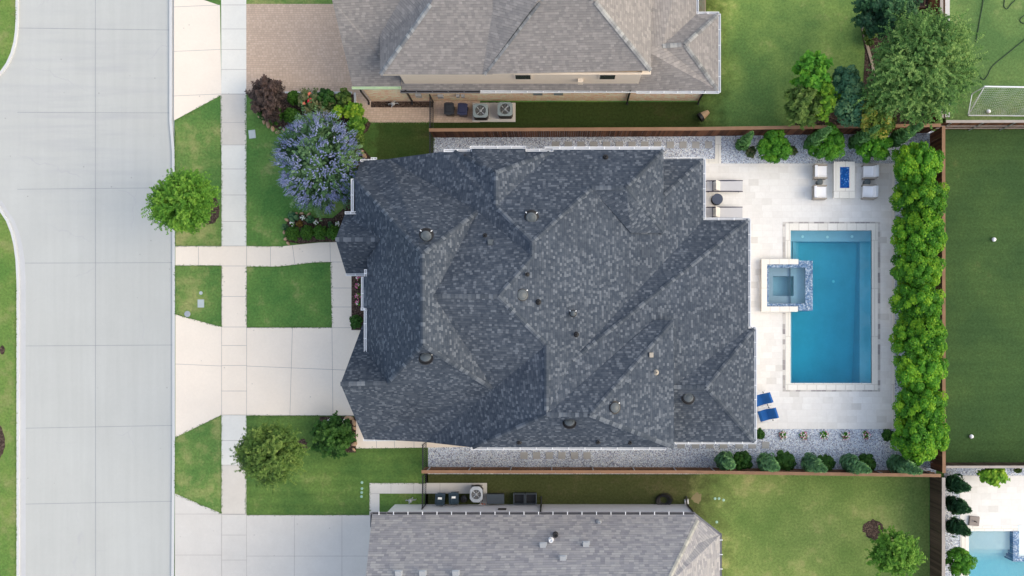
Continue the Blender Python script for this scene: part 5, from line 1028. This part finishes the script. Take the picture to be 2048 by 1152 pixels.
for sp_ in [(-.08, .02, 1.15, 0, .14), (-.1, .48, 1.1, 1, .11), (-.45, -.1, 1.05, 1, .10), (.5, -.1, 1.0, 1, .08), (.0, .1, 1.15, 0, .1)]: flowers(c, [sp_], None).build('bloom', ['red', 'coral'], o)
plant('rose_bush', 'rose bush without blooms, between red roses and lavender tree', 'rose bush', 648, 214, .6, rme2, None, rz=2.2, scale=(.9, .9, .9)); 
plant('green_shrub', 'green shrub at the white edging, right of the red roses', 'shrub', 653, 196, .8, lobed(.55, .5, .6, 22, 100, .08, .3), 'leaf_dark')
plant('green_shrub', 'olive green shrub near the corner of the white edging', 'shrub', 688, 196, .7, lobed(.42, .5, .5, 18, 90, .08, .3), 'leaf_oak')
o, lim = plant('lime_shrub', 'lime green shrub where the white edging bends', 'shrub', 707, 222, .7, feathery(.55, .5, .5, 180, 7, .10, 1.6, .1, 350, .25), 'leaf_bright')
plant('lime_shrub', 'lime green shrub left of the bend, above the lavender tree', 'shrub', 676, 224, .8, lim, None, rz=1.3, scale=(.65, .7, .8)); plant('lime_shrub', 'mid green shrub right of the lavender blossom', 'shrub', 712, 250, .6, feathery(.55, .75, .5, 180, 7, .10, 1.6, .1, 350, .25), 'leaf_elm'); 
plant('low_shrub', 'low dark shrub in the narrow lawn corner beside the lavender tree', 'shrub', 716, 275, .4, lobed(.4, .6, .35, 16, 80, .08, .3), 'leaf_oak')
# lavender (vitex) tree
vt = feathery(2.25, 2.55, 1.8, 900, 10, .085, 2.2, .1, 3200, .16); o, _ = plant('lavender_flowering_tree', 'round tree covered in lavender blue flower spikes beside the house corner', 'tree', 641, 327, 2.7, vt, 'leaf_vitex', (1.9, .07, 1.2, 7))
fl = MB(); cc = P(641, 327, 2.7)
for i in range(230):
    d0 = rdir(); d0.z = abs(d0.z)*.9+.02; d0.normalize(); e0 = 1.0+random.uniform(-.10, .12); tb0 = random.uniform(.2, .7)
    for j in range(random.randint(4, 9)):
        d = (d0+rdir()*.085).normalized(); p0 = Vector((d.x*2.3, d.y*2.6, max(d.z, .02)*2.12))*e0; ax = (d+Vector((0, 0, .25))+rdir()*.45).normalized(); Ls = random.uniform(.18, .42); tb = tb0+random.uniform(-.15, .2)
        for k in range(9):
            t = k/8; p = p0+ax*(t*Ls); leafquad(fl, p+rdir()*.02, rdir()+Vector((0, 0, .7)), .075*(1.15-t*.8), tb+random.uniform(-.2, .25), 1.5, ax.cross(rdir()))
fl.v = [tuple(Vector(v)+cc) for v in fl.v]; fl.build('blossom', 'flower_vitex', o)
# street trees and garden trees
t1_ = feathery(1.66, 1.48, 1.45, 1500, 12, .062, 2.3, .12, 2600, .26, nb=70); plant('street_tree', 'light green leafy tree overhanging the kerb above the front path', 'tree', 360, 404, 4.2, t1_, 'leaf_elm', (3.0, .09, 1.0, 7))
t2_ = feathery(1.68, 1.5, 1.45, 1400, 12, .062, 2.3, .12, 2400, .28, nb=66); plant('street_tree', 'darker olive green tree overhanging the sidewalk below the driveway', 'tree', 534, 908, 4.6, t2_, 'leaf_oak', (3.2, .09, 1.0, 7))
plant('leafy_shrub', 'large glossy dark green shrub at the garage corner', 'shrub', 664, 874, 1.0, feathery(1.15, 1.2, .9, 420, 8, .12, 1.7, .05, 1400, .14), 'leaf_dark', (.6, .04, .4, 5))
plant('lawn_tree', 'light green tree on the south lawn above a dark mulch ring', 'tree', 1789, 1104, 3.9, feathery(1.42, 1.25, 1.3, 700, 11, .07, 2.0, .1, 800, .32, nb=42), 'leaf_elm', (3.0, .07, .8, 7))
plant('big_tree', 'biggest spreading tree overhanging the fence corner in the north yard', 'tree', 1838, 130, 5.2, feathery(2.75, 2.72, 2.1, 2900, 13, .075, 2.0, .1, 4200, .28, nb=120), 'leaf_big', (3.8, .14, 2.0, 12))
plant('garden_tree', 'green tree behind the fence, topmost of the group left of the big tree', 'tree', 1622, 145, 3.6, feathery(.95, 1.2, 1.1, 300, 9, .12, 2.0, .1, 900, .2), 'leaf_round', (2.4, .06, .6))
plant('garden_tree', 'olive green tree leaning over the fence, leftmost of the group', 'tree', 1604, 212, 3.4, feathery(1.15, 1.05, 1.0, 320, 9, .11, 2.2, .1, 900, .22), 'leaf_oak', (2.2, .06, .6))
plant('garden_tree', 'bright green tree between the olive tree and the blue green tree', 'tree', 1642, 195, 3.2, feathery(.85, 1.2, 1.0, 280, 9, .12, 2.0, .1, 800, .18), 'leaf_bright', (2.2, .06, .5))
plant('garden_tree', 'blue green tree in the middle of the group behind the fence', 'tree', 1692, 172, 3.4, lobed(.85, 1.0, 1.0, 30, 110, .10, .3, .3, 700), 'leaf_bluegreen', (2.2, .06, .5))
plant('garden_tree', 'lower blue green tree touching the fence, below the taller blue green one', 'tree', 1708, 216, 3.2, lobed(1.05, 1.1, 1.0, 34, 110, .10, .28, .3, 800), 'leaf_bluegreen', (2.0, .06, .5))
plant('garden_tree', 'yellow tipped tree leaning over the fence above the right round holly', 'tree', 1752, 228, 3.8, lobed(1.0, 1.25, 1.1, 34, 110, .10, .27, .45, 700), 'leaf_yellow', (2.4, .06, .5))
plant('garden_tree', 'dark green tree at the top edge left of the big tree', 'tree', 1775, 22, 3.5, feathery(1.6, 1.35, 1.3, 420, 9, .13, 1.8, .1, 1500, .2), 'leaf_spruce', (2.4, .08, .8))
plant('low_shrub', 'small shrub inside the curving stone edging', 'shrub', 1738, 62, .4, lobed(.35, .8, .35, 18, 70, .09, .3), 'leaf_oak')
c = P(1838, 5, .3); o = thing('planter_box', 'square wooden planter box at the top edge behind the big tree', 'planter', (c.x, c.y, 0)); mb = MB()
for sx in (-1, 1): mb.box((c.x+sx*.32, c.y, .22), (.06, .7, .44)); mb.box((c.x, c.y+sx*.32, .22), (.58, .06, .44))
mb.build('box_frame', 'cedar_cap', o); mb = MB(); mb.box((c.x, c.y, .17), (.58, .58, .34)); mb.build('soil', 'mulch', o)
# neighbour terrace plants
cs = cone(.52, 2.7, 1500, .16).build('crown', 'leaf_spruce'); csm = cs.data; bpy.data.objects.remove(cs)
for i, (px, py, lb) in enumerate(((1898, 963, 'top'), (1899, 1005, 'middle'), (1899, 1048, 'bottom'))):
    c = P(px, py); o = thing('dark_cypress', f'dark green cypress, {lb} of three beside the neighbouring pool terrace', 'conifer', c, 'dark cypresses beside the pale pool'); k = bpy.data.objects.new('crown', csm); col.objects.link(k); k.parent = o; k.rotation_euler = (0, 0, i*2); mb = MB(); mb.tube([c, c+Vector((0, 0, .4))], .05, 6); mb.build('trunk', 'bark', o)
plant('round_holly', 'round bright green shrub between grey capped fence and pale pool', 'shrub', 1918, 1121, 1.3, rme, None, (.8, .05, .4, 3), rz=3.0, scale=(.85, .82, 1))
plant('small_tree', 'small bright green tree at the top edge of the neighbouring terrace', 'tree', 1988, 951, 1.5, feathery(.8, .5, .7, 200, 8, .11, 1.8, .1, 500, .2), 'leaf_bright', (1.0, .04, .3, 4))
plant('low_shrub', 'tiny olive shrub under the fence at the right edge', 'shrub', 2036, 941, .3, lobed(.25, .13, .2, 12, 50, .06, .3), 'leaf_oak')
# small bedding plants
o, rd = plant('red_tipped_shrub', 'small green shrub with rusty tips, left of the leftmost round holly', 'shrub', 1501, 304, .35, lobed(.30, .30, .25, 16, 60, .07, .35), 'leaf_rose'); plant('red_tipped_shrub', 'small green shrub with rusty tips, right of the leftmost round holly', 'shrub', 1585, 302, .35, rd, None, rz=1, scale=(.85, .85, 1))
def petunia(px, py, label, r_=.26, pink=.35, grp=None, cat='flower', nfl=26, leaf='leaf_round'):
    c = P(px, py); o = thing('flower_clump', label, cat, c, grp); f = lobed(r_*.8, r_*.8, r_*.5, 12, 26, .05, .4, .2, 60); f.v = [tuple(Vector(v)+c+Vector((0, 0, .08))) for v in f.v]; f.build('foliage', leaf, o)
    sp = []
    for i in range(nfl):
        t = random.uniform(0, 6.28); q = r_*math.sqrt(random.random()); sp.append((q*math.cos(t), q*math.sin(t), .2+.12*(1-q/r_), 1 if random.random() < pink+.4*(q/r_-.6) else 0, .038))
    flowers(c, sp, None, n=4).build('blooms', ['petal_w', 'petal_p'], o)
for i, px in enumerate((1565, 1606, 1647, 1690, 1731)): petunia(px, 870+(i % 2), f'clump of white and pink flowers, {names5[i]} of five along the patio edge', .27, .35, 'flower clumps along the patio')
for px, py, lb in ((607, 436, 'white flower clump at the top of the flower bed by the front path'), (586, 448, 'white flower clump at the left of the flower bed by the front path'), (633, 446, 'white flower clump in the middle of the flower bed'), (676, 448, 'white flower clump in the flower bed next to the small gable')): petunia(px, py, lb, .15, -.3, 'white flower clumps by the front path', nfl=16)
for px, py, lb in ((717, 556, 'pink flowers at the top of the narrow bed against the house'), (717, 572, 'pink flowers second from the top of the narrow bed'), (717, 592, 'pink flowers in the middle of the narrow bed'), (716, 606, 'pale pink flowers low in the narrow bed above the dark shrub')): petunia(px, py, lb, .17, .7, 'pink flowers in the narrow bed', nfl=14)
for px, py, lb, pk in ((660, 841, 'small white flowers at the driveway edge above the glossy shrub', 0), (673, 840, 'small pink flowers at the driveway edge above the glossy shrub', .8), (692, 844, 'white flower clump beside the reddish rocks', .1)): petunia(px, py, lb, .2 if px > 680 else .11, pk, nfl=12, leaf='leaf_bluegreen')
plant('low_shrub', 'square dark green shrub at the bottom of the narrow bed', 'shrub', 712, 643, .3, lobed(.36, .42, .3, 26, 80, .06, .3, .1), 'leaf_dark')
gc = lobed(.27, .27, .2, 12, 60, .06, .35)
for px, py, s, lb in ((586, 434, 1.1, 'soft green perennial at the top left of the flower bed'), (621, 439, .9, 'soft green perennial between the white flowers'), (571, 454, .7, 'soft green perennial at the left end of the flower bed'), (661, 449, .6, 'small green perennial above the rightmost box ball')):
    o, gm = plant('perennial', lb, 'plant', px, py, .2, gc if px == 586 else gm, 'leaf_bluegreen', None, 'green perennials in the flower bed', rz=px, scale=(s, s, 1))
plant('bronze_perennial', 'golden bronze perennial in the flower bed', 'plant', 599, 448, .2, lobed(.16, .18, .15, 10, 40, .06, .4), leafmat('bronze_leaves', (.12, .07, .02), (.22, .14, .03), (.3, .2, .05)))

# grass blades spilling over the edges of the lawns
M['blades'] = leafmat('lawn_edge_blades', (0.05, 0.12, 0.03), (0.09, 0.20, 0.045), (0.20, 0.26, 0.08), 0.2)
eg = MB()
for line in ([(350, 243), (441, 191)], [(442, 191), (443.5, 491)], [(350, 492), (443, 492)], [(350, 531.5), (443, 531.5)], [(443, 532), (443, 654)], [(351, 629), (443, 654)], [(351, 875), (443, 831)], [(443, 831), (443, 1027)], [(350, 987), (443, 1027)],
             [(351, 260), (351, 490)], [(351, 532), (351, 628)], [(351, 876), (351, 986)], [(491.5, 190), (493, 491)], [(493, 534), (493, 654)], [(493, 832), (492.5, 1029)], [(493, 492), (560, 493), (570, 492)], [(493, 533.5), (555, 533.5), (595, 529.5), (627, 525.5), (661, 524.5)], [(662, 525), (664, 655)], [(493, 654.5), (664, 654.5)],
             [(493, 832), (640, 832)], [(493, 1029), (739, 1029)], [(739, 966), (739, 1029)], [(739, 966), (850, 966)], [(712, 897.5), (850, 897)], [(742, 246), (862, 246)], [(32, 560), (32, 1150)], [(31, 0), (31, 45)], [(868, 262), (868, 300)]):
    for a_, b_ in zip(line, line[1:]):
        a_, b_ = P(*a_), P(*b_); d = b_-a_; L_ = d.length; nn = Vector((-d.y, d.x, 0)).normalized()
        for i in range(int(L_*34)):
            w_ = .5+.5*math.sin(i*.11+L_)*math.sin(i*.037); p = a_+d*random.random()+nn*random.gauss(0, .025+.018*w_)+Vector((0, 0, random.uniform(.018, .04)))
            leafquad(eg, p, Vector((0, 0, 1))+rdir()*.7, random.uniform(.025, .05), random.random(), 2.2)
tag(eg.build('edge_grass', 'blades'), 'ragged fringe of grass blades along the edges of paths, driveways and kerb', 'grass', kind='stuff')
